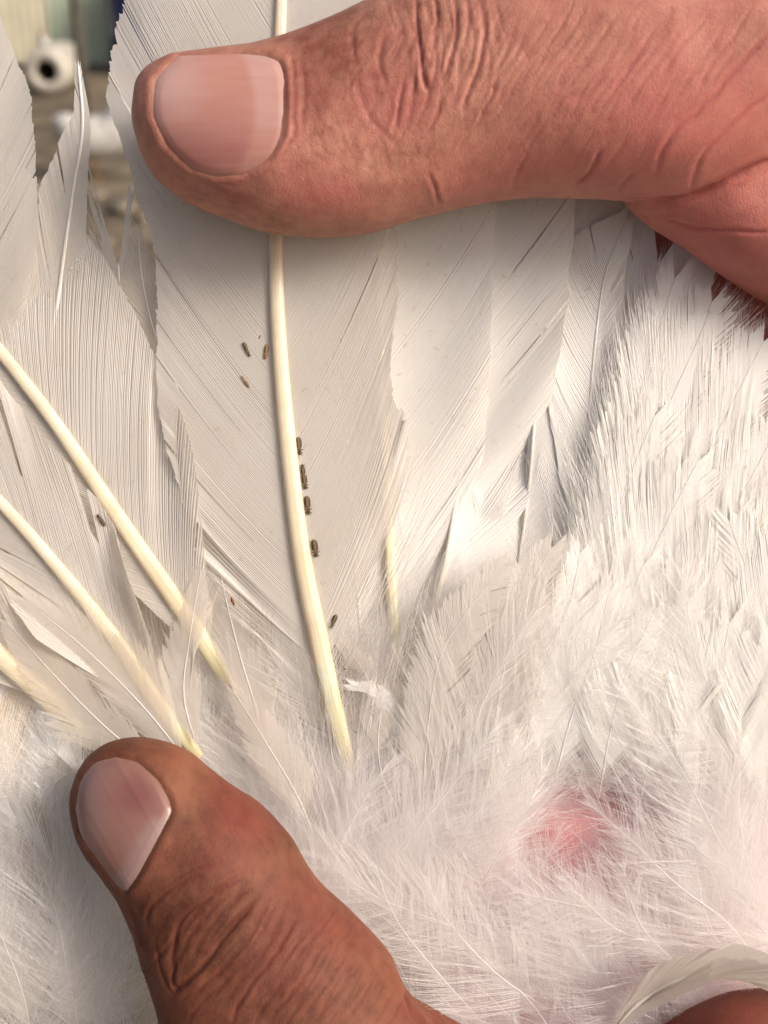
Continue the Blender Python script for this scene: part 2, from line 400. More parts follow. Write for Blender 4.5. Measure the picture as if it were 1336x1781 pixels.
def merged_body(name, tubes, voxel, subdiv):
    me = bpy.data.meshes.new(name); Vs, Fs, o = [], [], 0
    for V, F in tubes:
        Vs.append(V); Fs += [tuple(dict.fromkeys(x + o for x in f)) for f in F]; o += len(V)
    me.from_pydata(np.vstack(Vs).tolist(), [], Fs); me.update()
    ob = bpy.data.objects.new('tmp', me); COL.objects.link(ob)
    md = ob.modifiers.new('r', 'REMESH'); md.mode = 'VOXEL'; md.voxel_size = voxel
    sm = ob.modifiers.new('s', 'SMOOTH'); sm.iterations = 10; sm.factor = .6
    if subdiv:
        sb = ob.modifiers.new('b', 'SUBSURF'); sb.levels = subdiv; sb.render_levels = subdiv
    dg = bpy.context.evaluated_depsgraph_get()
    r = bpy.data.meshes.new_from_object(ob.evaluated_get(dg))
    bpy.data.objects.remove(ob)
    nv = len(r.vertices); V = np.empty(nv * 3, np.float32); r.vertices.foreach_get('co', V); V = V.reshape(-1, 3).astype(float)
    r.update(); Nn = np.empty(nv * 3, np.float32); r.vertices.foreach_get('normal', Nn); Nn = Nn.reshape(-1, 3).astype(float)
    return r, V, Nn

def seg_dist(P, line):
    line = np.asarray(line, float); best = np.full(len(P), 1e9); tb = np.zeros(len(P))
    n = len(line) - 1
    for i in range(n):
        a, b = line[i], line[i + 1]; ab = b - a
        t = np.clip(((P - a) @ ab) / (ab @ ab + 1e-9), 0, 1)
        d = np.linalg.norm(P - (a + t[:, None] * ab), axis=1)
        u = d < best; best[u] = d[u]; tb[u] = (i + t[u]) / n
    return best, tb

def poly_sd(P, poly):
    """signed distance to polygon, positive inside"""
    poly = np.asarray(poly, float); q = np.vstack([poly, poly[:1]])
    d, _ = seg_dist(P, q)
    ins = np.zeros(len(P), bool)
    for i in range(len(poly)):
        a, b = q[i], q[i + 1]
        c = ((a[1] > P[:, 1]) != (b[1] > P[:, 1]))
        xx = (b[0] - a[0]) * (P[:, 1] - a[1]) / (b[1] - a[1] + 1e-12) + a[0]
        ins ^= c & (P[:, 0] < xx)
    return np.where(ins, d, -d)

bird_st = [((430, 1400), (440, 1470), -1.2, .2), ((520, 1330), (530, 1560), -1.2, .45), ((640, 1300), (640, 1700), -1.35, .7),
           ((850, 1280), (840, 1860), -1.45, .95), ((1050, 1270), (1030, 1900), -1.5, 1.1), ((1400, 1260), (1380, 1950), -2.6, 1.2), ((1700, 1300), (1700, 1900), -3.2, 1.2)]
rm, V, Nn = merged_body('bird', [ring_tube(bird_st)], .09, 0)
px = PX(V)
V += Nn * (vnoise(V * 1.6)[:, None] * .05 + vnoise(V * 5)[:, None] * .015)
rm.vertices.foreach_set('co', V.astype(np.float32).ravel())
def attr(me, nm, v):
    a = me.attributes.new(nm, 'FLOAT', 'POINT'); a.data.foreach_set('value', np.clip(v, 0, 1).astype(np.float32))
attr(rm, 'tone', .4 + .3 * vnoise(V * 1.2)); attr(rm, 'blood', np.exp(-(((px[:, 0] - 1010) / 110) ** 2 + ((px[:, 1] - 1425) / 80) ** 2)) * (.50 + .45 * vnoise(V * 3.3)) + .08)
rm.polygons.foreach_set('use_smooth', np.ones(len(rm.polygons), bool)); rm.materials.clear(); rm.materials.append(BIRDSKIN)
bird = link('bird', rm, None, M, label='white bird with its wing spread open between two hands, pink skin showing through the down', category='bird')
bird.data.name = 'bird'
SKINZ = BVHTree.FromPolygons([tuple(v) for v in V], [tuple(p.vertices) for p in rm.polygons])

SURF = []
def top_z(x, y):
    o_ = Vector((0, 0, D)); best = -9
    for dx, dy in ((0, 0), (3, 0), (-3, 0), (0, 8), (0, -8)):
        d_ = (Vector(U(x + dx, y + dy, 0)) - o_).normalized()
        for b_ in SURF:
            h = b_.ray_cast(o_, d_)
            if h[0] is not None: best = max(best, h[0].z)
    return best
def pxw(lst, f=S): return [(t, w_ * f) for t, w_ in lst]

def feather(name, pts, wl, wr, mat, r0=.06, r1=.02, label=None, sheer=False, groove=.22, **k):
    P = np.array([U(*p) for p in pts])
    V, F, Q = feather_arrays(P, pxw(wl), pxw(wr), **k)
    o = link(name, mesh_from(name, V, F, mat), bird)
    SV, SF, _ = shaft_arrays(Q, r0, r1, groove=groove)
    SURF.append(BVHTree.FromPolygons(V.tolist(), F.tolist())); SURF.append(BVHTree.FromPolygons(SV.tolist(), SF.tolist()))
    if label: o['label'] = label
    link('shaft', shaft_mesh(Q, r0, r1, groove=groove), o)
    return o

# --- flight feathers (photo pixels, z in cm), base -> tip
feather('flight_feather', [(614, 1356, -.40), (583, 1240, .0), (556, 1120, .05), (524, 960, .06), (498, 740, .04), (484, 560, .02), (480, 410, 0), (484, 200, 0), (490, 0, 0), (500, -200, 0), (512, -430, -.1)],
        [(0, 0), (.05, 22), (.128, 80), (.213, 128), (.32, 178), (.42, 205), (.53, 196), (.61, 232), (.68, 274), (.75, 268), (.85, 240), (1, 200)],
        [(0, 0), (.043, 25), (.09, 75), (.15, 140), (.22, 188), (.34, 214), (.51, 226), (1, 240)], VANE,
        r0=.150, r1=.055, label='thick ivory shaft with lice along its right edge, pinned under the upper thumb', groove=.16,
        ang=(36, 33), spacing=.034, start=.04, down=.105, seed=1, split=.035, camber=-.10, side_camber=0, wave=.025, curve=.25, segs=12, loose=.05)
feather('flight_feather', [(705, 1215, -.12), (688, 1110, -.30), (678, 950, -.46), (668, 750, -.38), (660, 500, -.38), (658, 300, -.38), (670, 0, -.38), (680, -100, -.38)],
        [(0, 0), (.1, 8), (1, 10)], [(0, 0), (.1, 20), (.17, 75), (.27, 165), (.4, 188), (.55, 202), (.7, 212), (1, 220)], VANE_BRIGHT,
        r0=.085, r1=.006, ang=(40, 40), spacing=.034, start=.06, seed=2, split=.03, camber=-.34, side_camber=.1, wave=.015, curve=.2, segs=10, loose=.04)
feather('flight_feather', [(735, 1120, -.1), (775, 985, -.32), (792, 880, -.50), (808, 750, -.46), (825, 550, -.46), (832, 400, -.46), (842, 200, -.46), (850, 0, -.46)],
        [(0, 0), (.1, 8), (1, 10)], [(0, 0), (.12, 60), (.3, 130), (.5, 152), (.7, 160), (1, 160)], VANE_BRIGHT,
        r0=.050, r1=.006, ang=(38, 36), spacing=.036, start=.06, seed=3, split=.03, camber=-.26, side_camber=.1, wave=.02, curve=.2, segs=9, loose=.08)
feather('flight_feather', [(890, 1060, -.55), (920, 850, -.5), (935, 650, -.48), (950, 480, -.48), (965, 300, -.48), (980, 150, -.48)],
        [(0, 0), (.1, 8), (1, 10)], [(0, 0), (.12, 55), (.3, 115), (.6, 142), (1, 140)], VANE_BRIGHT,
        r0=.025, r1=.015, ang=(36, 34), spacing=.038, start=.06, seed=4, split=.03, camber=-.10, side_camber=.1, wave=.03, curve=.2, segs=9, loose=.12)
feather('flight_feather', [(1010, 950, -.45), (1020, 780, -.42), (1035, 600, -.39), (1052, 480, -.36), (1085, 395, -.3), (1100, 372, -.3)],
        [(0, 0), (.1, 30), (.4, 70), (.7, 90), (.9, 70), (1, 10)], [(0, 0), (.1, 30), (.4, 60), (.8, 42), (.92, 28), (1, 5)], VANE_BRIGHT,
        r0=.02, r1=.01, ang=(34, 40), spacing=.036, start=.06, seed=5, split=.04, camber=.06, wave=.02, curve=.45, segs=10, loose=.1)
# left fan
feather('flight_feather', [(412, 1206, -.22), (330, 1080, .03), (265, 985, .02), (200, 890, .0), (100, 740, -.03), (0, 610, -.08), (-120, 470, -.15), (-240, 330, -.2)],
        [(0, 0), (.08, 18), (.2, 50), (.4, 85), (.7, 110), (1, 110)],
        [(0, 0), (.08, 20), (.18, 60), (.3, 150), (.45, 205), (.6, 225), (1, 225)], VANE,
        r0=.135, r1=.06, label='thick ivory shaft running diagonally down from the left edge', ang=(30, 30), spacing=.040, start=.08, seed=6, split=.03, camber=.06, wave=.05, curve=-.35, segs=13, loose=.05)
feather('flight_feather', [(348, 1318, -.15), (270, 1215, .15), (200, 1110, .2), (100, 985, .18), (0, 872, .15), (-150, 720, .1)],
        [(0, 0), (.1, 20), (.3, 80), (.6, 120), (1, 130)], [(0, 0), (.12, 18), (.25, 60), (.5, 95), (.8, 120), (1, 130)], VANE,
        r0=.125, r1=.06, label='ivory shaft ending above the lower thumb', ang=(24, 24), spacing=.04, start=.12, seed=7, split=.3, camber=.08, wave=.04, curve=.2, segs=9, loose=.1)
feather('flight_feather', [(150, 1290, -.1), (95, 1225, .12), (45, 1180, .25), (0, 1140, .3), (-90, 1050, .3), (-220, 920, .3)],
        [(0, 0), (.15, 25), (.5, 90), (1, 130)], [(0, 0), (.15, 25), (.5, 80), (1, 120)], VANE,
        r0=.15, r1=.12, label='broad yellow shaft at the left edge', ang=(28, 28), spacing=.042, start=.2, seed=8, split=.2, camber=.1, segs=9, loose=.1)
# the feather behind, ragged tip in front of the yard
feather('flight_feather', [(500, 1010, -.35), (460, 930, -.22), (400, 830, -.2), (340, 735, -.2), (280, 610, -.22), (250, 500, -.24), (238, 385, -.27)],
        [(0, 0), (.1, 30), (.4, 95), (.7, 70), (.88, 30), (1, 4)], [(0, 0), (.1, 30), (.4, 90), (.75, 60), (.88, 24), (1, 4)], VANE_SHEER,
        r0=.014, r1=.008, ang=(26, 24), spacing=.036, start=.05, seed=9, split=.12, camber=.05, curve=.1, segs=9, loose=.15)
feather('flight_feather', [(330, 960, -.4), (290, 800, -.3), (250, 650, -.3), (215, 540, -.3), (205, 455, -.3)],
        [(0, 0), (.1, 30), (.4, 95), (.8, 75), (.97, 45), (1, 40)], [(0, 0), (.1, 30), (.4, 90), (.8, 60), (.97, 40), (1, 30)], VANE,
        r0=.035, r1=.015, ang=(24, 20), spacing=.036, start=.05, seed=10, split=.10, camber=.03, curve=.2, segs=9, loose=.1, jitter=.10)
# upper left pair
feather('flight_feather', [(30, 900, -.35), (60, 720, -.16), (95, 560, -.12), (112, 440, -.1), (128, 330, -.1), (144, 220, -.12), (136, 105, -.16)],
        [(0, 0), (.1, 40), (.4, 90), (.6, 70), (.75, 52), (.88, 24), (1, 4)], [(0, 0), (.1, 30), (.4, 60), (.65, 30), (.85, 12), (1, 3)], VANE,
        r0=.04, r1=.016, label='narrow feather with a bent pointed tip before the yard', ang=(24, 18), spacing=.04, start=.05, seed=11, split=.12, camber=.04, curve=.1, segs=10, loose=.1)
feather('flight_feather', [(-110, 800, -.3), (-80, 600, -.1), (-66, 420, .03), (-60, 250, .04), (-58, 0, .04), (-55, -300, .04)],
        [(0, 0), (.2, 80), (1, 80)], [(0, 0), (.2, 100), (.4, 118), (.52, 112), (.6, 102), (.69, 62), (.8, 30), (1, 5)], VANE,
        r0=.05, r1=.02, ang=(26, 22), spacing=.034, start=.05, seed=12, split=.03, camber=.03, curve=.1, segs=10, loose=.06)
# layers behind
for i, (pts, wl_, wr_) in enumerate([
    ([(420, 1300, -.6), (395, 1100, -.45), (360, 900, -.42), (330, 760, -.42)], 110, 110),
    ([(300, 1300, -.5), (240, 1150, -.3), (150, 1000, -.28), (40, 880, -.3), (-60, 780, -.3)], 110, 120),
    ([(250, 1250, -.6), (150, 1050, -.45), (60, 860, -.45), (-20, 650, -.45)], 140, 170),
    ([(540, 1300, -.7), (500, 1050, -.5), (460, 800, -.8), (430, 500, -.8), (420, 200, -.8), (430, -50, -.8)], 150, 130),
    ([(640, 1250, -.7), (620, 1000, -.5), (600, 700, -.8), (590, 400, -.8), (590, 0, -.8)], 130, 130),
    ([(760, 1200, -.7), (780, 950, -.5), (790, 700, -.8), (800, 400, -.8), (800, 0, -.8)], 130, 130),
    ([(900, 1200, -.7), (920, 950, -.55), (940, 700, -.85), (950, 400, -.85), (960, 100, -.85)], 130, 130),
    ([(1000, 1200, -.7), (1040, 950, -.55), (1080, 750, -.5), (1120, 560, -.5), (1150, 440, -.5)], 130, 120),
    ([(80, 1400, -.3), (20, 1250, -.1), (-60, 1100, 0)], 130, 130),
    ([(40, 1800, -.2), (30, 1600, .0), (10, 1400, .05), (-30, 1250, .05)], 130, 130)]):
    feather('flight_feather', pts, [(0, 0), (.1, wl_ * .4), (.4, wl_), (1, wl_ * .9)], [(0, 0), (.1, wr_ * .4), (.4, wr_), (1, wr_ * .9)], (VANE_WARMLIT if i > 7 else VANE_BRIGHT) if i > 3 else VANE,
            r0=.025, r1=.015, ang=(36, 34), spacing=.045, start=.05, seed=30 + i, split=.10, segs=7, loose=.05)

# --- covert feathers, hand placed: (pts, wl, wr, material, kwargs)
def cov(pts, wl_, wr_, mat=VANE_BRIGHT, label=None, r0=.012, r1=.004, round_=.4, **k):
    kw = dict(tipfold=.15, web=.66, ang=(34, 24), spacing=.027, fill=.7, relief=.4, wave=.02, start=.04, split=.03, camber=.10, curve=.3, segs=13, loose=.12, jitter=.09, down=.15, groove=0, tipjit=.14, ends=.99, fringe=1.0)
    kw.update(k)
    return feather('covert_feather', pts, [(0, wl_ * .12), (.06, wl_ * .3), (.24, wl_), (.6, wl_ * .97), (.85, wl_ * (.78 + .3 * (round_ - .22))), (.97, wl_ * (round_ + .15)), (1.05, wl_ * round_ * .8), (1.13, 0)], [(0, wr_ * .12), (.06, wr_ * .3), (.24, wr_), (.6, wr_ * .97), (.85, wr_ * (.78 + .3 * (round_ - .22))), (.97, wr_ * (round_ + .15)), (1.05, wr_ * round_ * .8), (1.13, 0)], mat, r0=r0, r1=r1, label=label, **kw)
sd0 = 100
right = [
    ([(1050, 1080, -.35), (1072, 900, -.12), (1105, 720, -.04), (1150, 560, .0), (1175, 480, .0)], 70, 110, {}),
    ([(1060, 1100, -.3), (1095, 920, -.05), (1150, 740, .03), (1215, 590, .06), (1240, 520, .04)], 125, 120, {}),
    ([(1090, 1140, -.3), (1150, 960, .02), (1225, 800, .1), (1300, 650, .1), (1330, 590, .06)], 135, 130, {}),
    ([(1110, 1200, -.3), (1190, 1030, .08), (1280, 880, .16), (1360, 730, .16)], 140, 130, {}),
    ([(1150, 1280, -.3), (1240, 1130, .12), (1330, 980, .22), (1400, 850, .22)], 140, 130, {}),
    ([(1000, 1170, -.3), (1035, 1020, .02), (1085, 860, .1), (1140, 720, .1)], 75, 100, {}),
    ([(1040, 1230, -.2), (1090, 1080, .12), (1150, 930, .2), (1215, 800, .2)], 125, 115, {}),
    ([(1120, 1330, -.2), (1170, 1190, .16), (1225, 1040, .26), (1275, 900, .26)], 125, 115, {}),
    ([(1240, 1350, -.2), (1290, 1210, .2), (1340, 1060, .3), (1380, 930, .3)], 115, 115, {}),
    ([(1000, 1400, -.2), (1030, 1260, .1), (1070, 1120, .2), (1120, 980, .22)], 110, 110, {}),
    ([(1100, 1450, -.2), (1130, 1320, .12), (1160, 1180, .24), (1200, 1040, .28)], 120, 115, {}),
    ([(1200, 1480, -.2), (1220, 1350, .14), (1240, 1220, .26), (1270, 1080, .3)], 120, 115, {}),
    ([(1320, 1500, -.2), (1335, 1380, .14), (1340, 1250, .26), (1340, 1100, .3)], 115, 115, {}),
    ([(1326, 1340, -.1), (1336, 1180, .2), (1318, 1050, .36), (1268, 905, .38)], 60, 100, dict(split=.3, loose=.4)),
]
right.sort(key=lambda q: q[0][-1][1])
for i, (p, a, b, kk) in enumerate(right):
    zc = -.14 + .026 * i
    p = [(x_, y_, zc + (-.34, -.08, -.01, 0, 0)[j_]) for j_, (x_, y_, _) in enumerate(p)]
    cov(p, a, b, seed=sd0 + i, mat=VANE_BRIGHT, round_=.62, **{**dict(split=0, loose=.03, down=.24, segs=14, web=.74, ang=(32, 28), fill=.66, spacing=.022, wave=.010, jitter=.12, fringe=1.15, camber=.11, relief=.25, tipjit=.18, r0=.010, r1=.004), **kk})
# centre: grey-tipped covert with a fringed end
cov([(735, 1420, -.1), (742, 1290, .15), (764, 1150, .28), (815, 1060, .34), (880, 985, .34)], 75, 110, VANE, 'greyish covert with a fringed rounded tip at the middle of the wing', seed=120, split=.25, tipjit=.34, jitter=.12, fringe=1.25, web=.6, ang=(46, 38), round_=.5)
cov([(850, 1420, -.1), (860, 1280, .15), (880, 1150, .25), (920, 1030, .28), (960, 950, .26)], 80, 85, VANE, round_=.5, seed=121, split=.25, tipjit=.3, fringe=1.25)
cov([(900, 1400, -.1), (920, 1270, .12), (950, 1150, .2), (990, 1050, .24), (1010, 960, .2)], 80, 85, VANE_BRIGHT, round_=.5, seed=122, split=.5, tipjit=.2)
cov([(960, 1380, -.1), (990, 1260, .1), (1030, 1150, .2), (1060, 1030, .22)], 80, 80, VANE_BRIGHT, round_=.5, seed=123)
cov([(1040, 1400, -.1), (1060, 1280, .12), (1090, 1170, .2), (1140, 1060, .2)], 80, 85, VANE_BRIGHT, round_=.5, seed=124)
# bases of the flight feathers
cov([(560, 1490, .0), (520, 1390, .12), (462, 1290, .18), (405, 1200, .16)], 65, 60, VANE_SHEER, 'soft pale covert beside the lower thumb', seed=130, down=.2, ang=(34, 20))
cov([(470, 1360, .0), (450, 1250, .08), (415, 1130, .06), (385, 1000, 0), (375, 880, -.02)], 55, 60, VANE_SHEER, seed=131, down=.1, ang=(22, 16))
cov([(330, 1330, .1), (250, 1230, .3), (150, 1130, .4), (40, 1040, .42)], 60, 95, VANE_SHEER, 'sheer covert lying over the quills at left', seed=132, down=.0, ang=(26, 18))
cov([(280, 1340, .1), (190, 1270, .3), (100, 1180, .42), (10, 1080, .45)], 80, 60, VANE_SHEER, seed=133, down=.0, ang=(26, 18))
cov([(345, 1310, .05), (320, 1210, .2), (330, 1110, .2), (350, 990, .14)], 45, 55, VANE_SHEER, seed=134, down=.0, ang=(22, 14))
cov([(700, 1330, -.2), (660, 1240, .0), (640, 1180, .02), (600, 1120, .05)], 30, 35, VANE_SHEER, seed=135, down=.5)
cov([(790, 1380, -.2), (700, 1260, .0), (660, 1210, .1), (610, 1190, .12)], 35, 25, VANE_BRIGHT, seed=136, down=.3)
cov([(700, 1420, -.2), (665, 1350, .0), (660, 1260, .05), (690, 1130, .05)], 50, 50, VANE_SHEER, seed=137, down=.4)
cov([(150, 1330, .1), (90, 1370, .3), (60, 1480, .3), (90, 1600, .2)], 70, 60, VANE_SHEER, seed=138, down=.3)

# --- long bare shafts that cross the down at lower right, each with its own loose barbs
lo = dict(spacing=.017, down=1.2, loose=.5, start=.03, split=.45, segs=12, hair=.0024, ang=(34, 26), jitter=.25, curve=.2)
for i, (p, a, b) in enumerate([
    ([(1312, 1560, .1), (1255, 1470, .28), (1180, 1330, .32), (1110, 1235, .28), (1060, 1185, .22)], 110, 90),
    ([(1335, 1700, .1), (1270, 1610, .3), (1180, 1540, .36), (1090, 1455, .34), (1010, 1385, .26)], 34, 80),
    ([(560, 1570, .0), (590, 1480, .2), (640, 1380, .26), (690, 1310, .2)], 70, 80),
    ([(640, 1560, .0), (720, 1450, .22), (800, 1350, .3), (880, 1240, .26)], 90, 90),
    ([(720, 1560, .0), (800, 1450, .2), (870, 1360, .3), (900, 1260, .26)], 90, 90),
    ([(800, 1600, .0), (860, 1500, .2), (910, 1420, .3), (950, 1330, .26)], 60, 26),
    ([(1215, 1705, .1), (1160, 1660, .25), (1110, 1600, .3), (1080, 1500, .28)], 80, 80),
    ([(850, 1790, .1), (760, 1690, .25), (690, 1600, .28), (650, 1500, .25)], 80, 80),
    ([(960, 1760, .1), (860, 1690, .25), (770, 1590, .28), (740, 1520, .25)], 80, 80),
    ([(1330, 1590, .1), (1300, 1500, .28), (1285, 1400, .3), (1290, 1280, .25)], 80, 80),
    ([(1290, 1700, .1), (1230, 1600, .3), (1210, 1500, .33), (1190, 1420, .3)], 80, 80),
    ([(1180, 1650, .0), (1080, 1620, .2), (1010, 1560, .28), (970, 1520, .28)], 40, 20),
    ([(170, 1800, .1), (200, 1690, .25), (240, 1580, .3), (215, 1480, .25)], 80, 70),
    ([(150, 1850, .2), (120, 1700, .35), (90, 1560, .35), (40, 1440, .3)], 90, 90),
    ([(60, 1850, .2), (40, 1730, .35), (-10, 1600, .35), (-60, 1500, .3)], 90, 90),
    ([(260, 1850, .0), (200, 1720, .15), (110, 1620, .2), (60, 1570, .2)], 90, 90)]):
    p = [(p[0][0], p[0][1], p[0][2] - .32)] + list(p[1:])
    feather('semiplume', p, [(0, a * .8), (.5, a), (.85, a * .6), (1, a * .2)], [(0, b * .8), (.5, b), (.85, b * .6), (1, b * .2)], DOWN, r0=.011, r1=.003, groove=0, seed=200 + i, **lo)

# --- small body feathers: eight shapes, copied with their shafts
variants = []
for i in range(8):
    L = 2.2 + .25 * i
    P = [(0, 0, 0), (.1 * math.sin(i), L * .35, .10), (.25 * math.sin(i * 2), L * .7, .12), (.5 * math.sin(i * 2.1), L, .02)]
    wd_ = .5 + .05 * i
    fluffy = i % 2 == 0
    V_, F_, Q_ = feather_arrays(np.array(P), [(0, wd_ * .3), (.3, wd_), (.8, wd_ * .85), (.97, wd_ * .55), (1.05, wd_ * .35), (1.13, 0)], [(0, wd_ * .3), (.3, wd_), (.8, wd_ * .85), (.97, wd_ * .55), (1.05, wd_ * .35), (1.13, 0)],
                                ang=(32, 22), spacing=.028 if not fluffy else .019, start=.03, seed=300 + i, split=.4, camber=.1, curve=.25, segs=9,
                                loose=.2, web=.6, tipfold=.15, fill=.7, fringe=1.0, jitter=.15, down=.62 if not fluffy else 1.2, hair=.0024 if fluffy else None, tipjit=.16, ends=.99)
    variants.append((mesh_from('body_feather', V_, F_, DOWN if fluffy else VANE_BRIGHT), shaft_mesh(Q_, .009, .003, groove=0, nseg=6)))

def body_feather(x, y, z, ang, sc, vi, tilt=0.0):
    for k_ in (.3, .6, .9, 1.1):   # those that would lie over the bare red patch are short
        qx = x + math.sin(math.radians(ang)) * 330 * sc * k_; qy = y - math.cos(math.radians(ang)) * 330 * sc * k_
        if ((qx - 1010) / 85) ** 2 + ((qy - 1425) / 60) ** 2 < 1: sc = min(sc, .42); z -= .1; break
    me, sh = variants[vi % 8]
    mw = Matrix.Translation(Vector(U(x, y, z))) @ Matrix.Rotation(math.radians(-ang), 4, 'Z') @ Matrix.Rotation(tilt, 4, 'X') @ Matrix.Rotation(random.uniform(-.4, .4), 4, 'Y') @ Matrix.Scale(sc, 4)
    o = link('body_feather', me, bird, mw); link('shaft', sh, o)

def patch(x0, x1, y0, y1, n, zf, angf, sc, skip=None, kinds=range(8)):
    kinds = list(kinds)
    for k in range(n):
        x = x0 + (x1 - x0) * ((k * .618034) % 1); y = y0 + (y1 - y0) * ((k + .5) / n)
        x += random.uniform(-20, 20); y += random.uniform(-20, 20)
        if skip and skip(x, y): continue
        body_feather(x, y, zf(x, y), angf(x, y) + random.gauss(0, 9), random.uniform(*sc), kinds[k % len(kinds)], random.uniform(.02, .16))
# direction field: left of the bare patch feathers lean right, right of it they lean left
fld = lambda x, y: np.interp(x, [560, 800, 1000, 1150, 1336], [28, 30, 5, -18, -30]) if y < 1600 else np.interp(x, [560, 900, 1336], [-30, -48, -40])
redskip = lambda x, y: 930 < x < 1180 and 1395 < y < 1640
patch(560, 1560, 1350, 1480, 38, lambda x, y: -.25, fld, (.7, 1.1), redskip, (0, 2, 4, 6))
patch(540, 1560, 1480, 1640, 48, lambda x, y: -.25, fld, (.5, .8), redskip, (0, 2, 4, 6))
patch(600, 1560, 1640, 1860, 46, lambda x, y: -.1, fld, (.6, .95), None, (0, 2, 4, 6))
patch(-60, 260, 1500, 1900, 40, lambda x, y: -.1, lambda x, y: -18, (.7, 1.0), None)
patch(400, 640, 1350, 1560, 22, lambda x, y: -.35, lambda x, y: -20, (.5, .8), None, (0, 2, 4, 6))
patch(620, 820, 1180, 1400, 14, lambda x, y: -.3, lambda x, y: 8, (.45, .7), None, (0, 2, 4))


# --- rolled edge of wing skin and feathers at the lower right corner
P = np.array([U(1060, 1800, .1), U(1110, 1745, .35), U(1180, 1705, .5), U(1260, 1695, .55), U(1336, 1712, .5), U(1450, 1740, .4)])
V_, F_, Q_ = feather_arrays(P, [(0, .25), (.5, .2), (1, .2)], [(0, .3), (.5, .35), (1, .3)], ang=(14, 12), spacing=.03, fill=.8, start=.0, seed=400, split=.3, camber=-.35, curve=.2, segs=8, loose=.3)
o = link('covert_feather', mesh_from('covert_feather', V_, F_, VANE), bird); o['label'] = 'rolled cream feather over the fingertip at lower right'
link('shaft', shaft_mesh(Q_, .03, .01, groove=0), o)

# ------------------------------------------------------------------ hands
def finish_hand(rm, V, Nn, creases, nails, mat, tonef, bloodf, base, label, fine):
    px = PX(V); front = Nn[:, 2] > -.25
    disp = .030 * vnoise(V * .9) + .010 * vnoise(V * 3.1) 
    cr = np.zeros(len(V))
    for line, dep, wid in creases:
        ln = np.array(line, float)
        bb = (px[:, 0] > ln[:, 0].min() - wid * 4) & (px[:, 0] < ln[:, 0].max() + wid * 4) & (px[:, 1] > ln[:, 1].min() - wid * 4) & (px[:, 1] < ln[:, 1].max() + wid * 4) & front
        idx = np.where(bb)[0]
        if not len(idx): continue
        pc = catmull(ln, max(8, len(ln) * 6)) if len(ln) > 2 else ln
        q = px[idx] + np.stack([vnoise(V[idx] * 7), vnoise(V[idx] * 7 + 31)], 1) * 2.2
        d, t = seg_dist(q, pc)
        fade = np.clip(np.minimum(t, 1 - t) / .22, 0, 1) ** .6
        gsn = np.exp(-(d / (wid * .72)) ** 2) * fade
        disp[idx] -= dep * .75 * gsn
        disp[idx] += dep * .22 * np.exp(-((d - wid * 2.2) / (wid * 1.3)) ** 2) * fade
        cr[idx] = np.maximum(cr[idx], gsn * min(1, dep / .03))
    for fx, fy, rx, ry, dirx, diry, amp, frq in fine:
        m = np.exp(-(((px[:, 0] - fx) / rx) ** 2 + ((px[:, 1] - fy) / ry) ** 2) * 1.5) * front
        u_ = (px[:, 0] * diry - px[:, 1] * dirx); v_ = px[:, 0] * dirx + px[:, 1] * diry
        f = vnoise(np.stack([u_ / frq, v_ / (frq * 5), 0 * u_ + fx], 1))
        disp += -amp * m * np.clip(1 - np.abs(f) * 3.2, 0, 1)
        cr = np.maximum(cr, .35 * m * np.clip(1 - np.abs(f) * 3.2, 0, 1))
    V0 = V.copy()
    for poly, z in nails:
        sdv = poly_sd(px, poly); sdv = np.where(front & (Nn[:, 2] > 0.0), sdv, -99)
        disp += np.where(sdv > 0, -.045 * np.clip(sdv / 12, 0, 1), .020 * np.exp(-((sdv + 11) / 9) ** 2))
        disp -= .014 * np.exp(-((sdv - 0) / 3.5) ** 2)
    V = V + Nn * disp[:, None]
    tone = tonef(px, V) + .14 * vnoise(V * 2.3) - .5 * cr; blood = bloodf(px, V) + .12 * vnoise(V * 1.7 + 9) + .10 * vnoise(V * 6 + 9) + .25 * cr  # wrinkle floors redder, and darker with shade put into the colour
    b = np.array(base, float)
    rm.vertices.foreach_set('co', (V - b).astype(np.float32).ravel())
    rm.polygons.foreach_set('use_smooth', np.ones(len(rm.polygons), bool)); rm.materials.clear(); rm.materials.append(mat)
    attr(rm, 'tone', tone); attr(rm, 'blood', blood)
    rm.update()
    hand = link('hand', rm, None, M @ Matrix.Translation(Vector(b)), label=label, category='hand')
    rm.name = 'hand'
    tris = [tuple(p.vertices) for p in rm.polygons]
    bv = BVHTree.FromPolygons([tuple(v) for v in V0], tris)
    return hand, bv, b

# upper hand
th = [((231, 188), (231, 214), .85, .10), ((236, 155), (241, 252), .85, .40), ((256, 122), (270, 308), .86, .62), ((295, 101), (322, 350), .88, .74), ((365, 90), (398, 383), .92, .84),
      ((440, 80), (475, 403), .95, .90), ((515, 60), (560, 410), .98, .93), ((590, 30), (640, 402), 1.0, .97), ((680, -15), (720, 380), 1.05, 1.02),
      ((780, -60), (830, 353), 1.1, 1.1), ((900, -110), (930, 341), 1.15, 1.2), ((1030, -165), (1040, 342), 1.2, 1.3), ((1170, -230), (1165, 346), 1.15, 1.4),
      ((1330, -310), (1300, 310), 1.0, 1.6), ((1520, -380), (1460, 250), .7, 1.8), ((1750, -400), (1720, 300), .2, 2.0), ((2000, -300), (2000, 400), -.3, 2.0)]
pb = [((1060, 290), (1090, 350), .45, .25), ((1100, 260), (1130, 388), .45, .5), ((1200, 230), (1190, 425), .4, .75), ((1290, 200), (1270, 480), .3, 1.0), ((1420, 180), (1380, 545), .0, 1.3),
      ((1600, 150), (1560, 660), -.4, 1.6), ((1800, 100), (1760, 760), -.7, 1.7)]
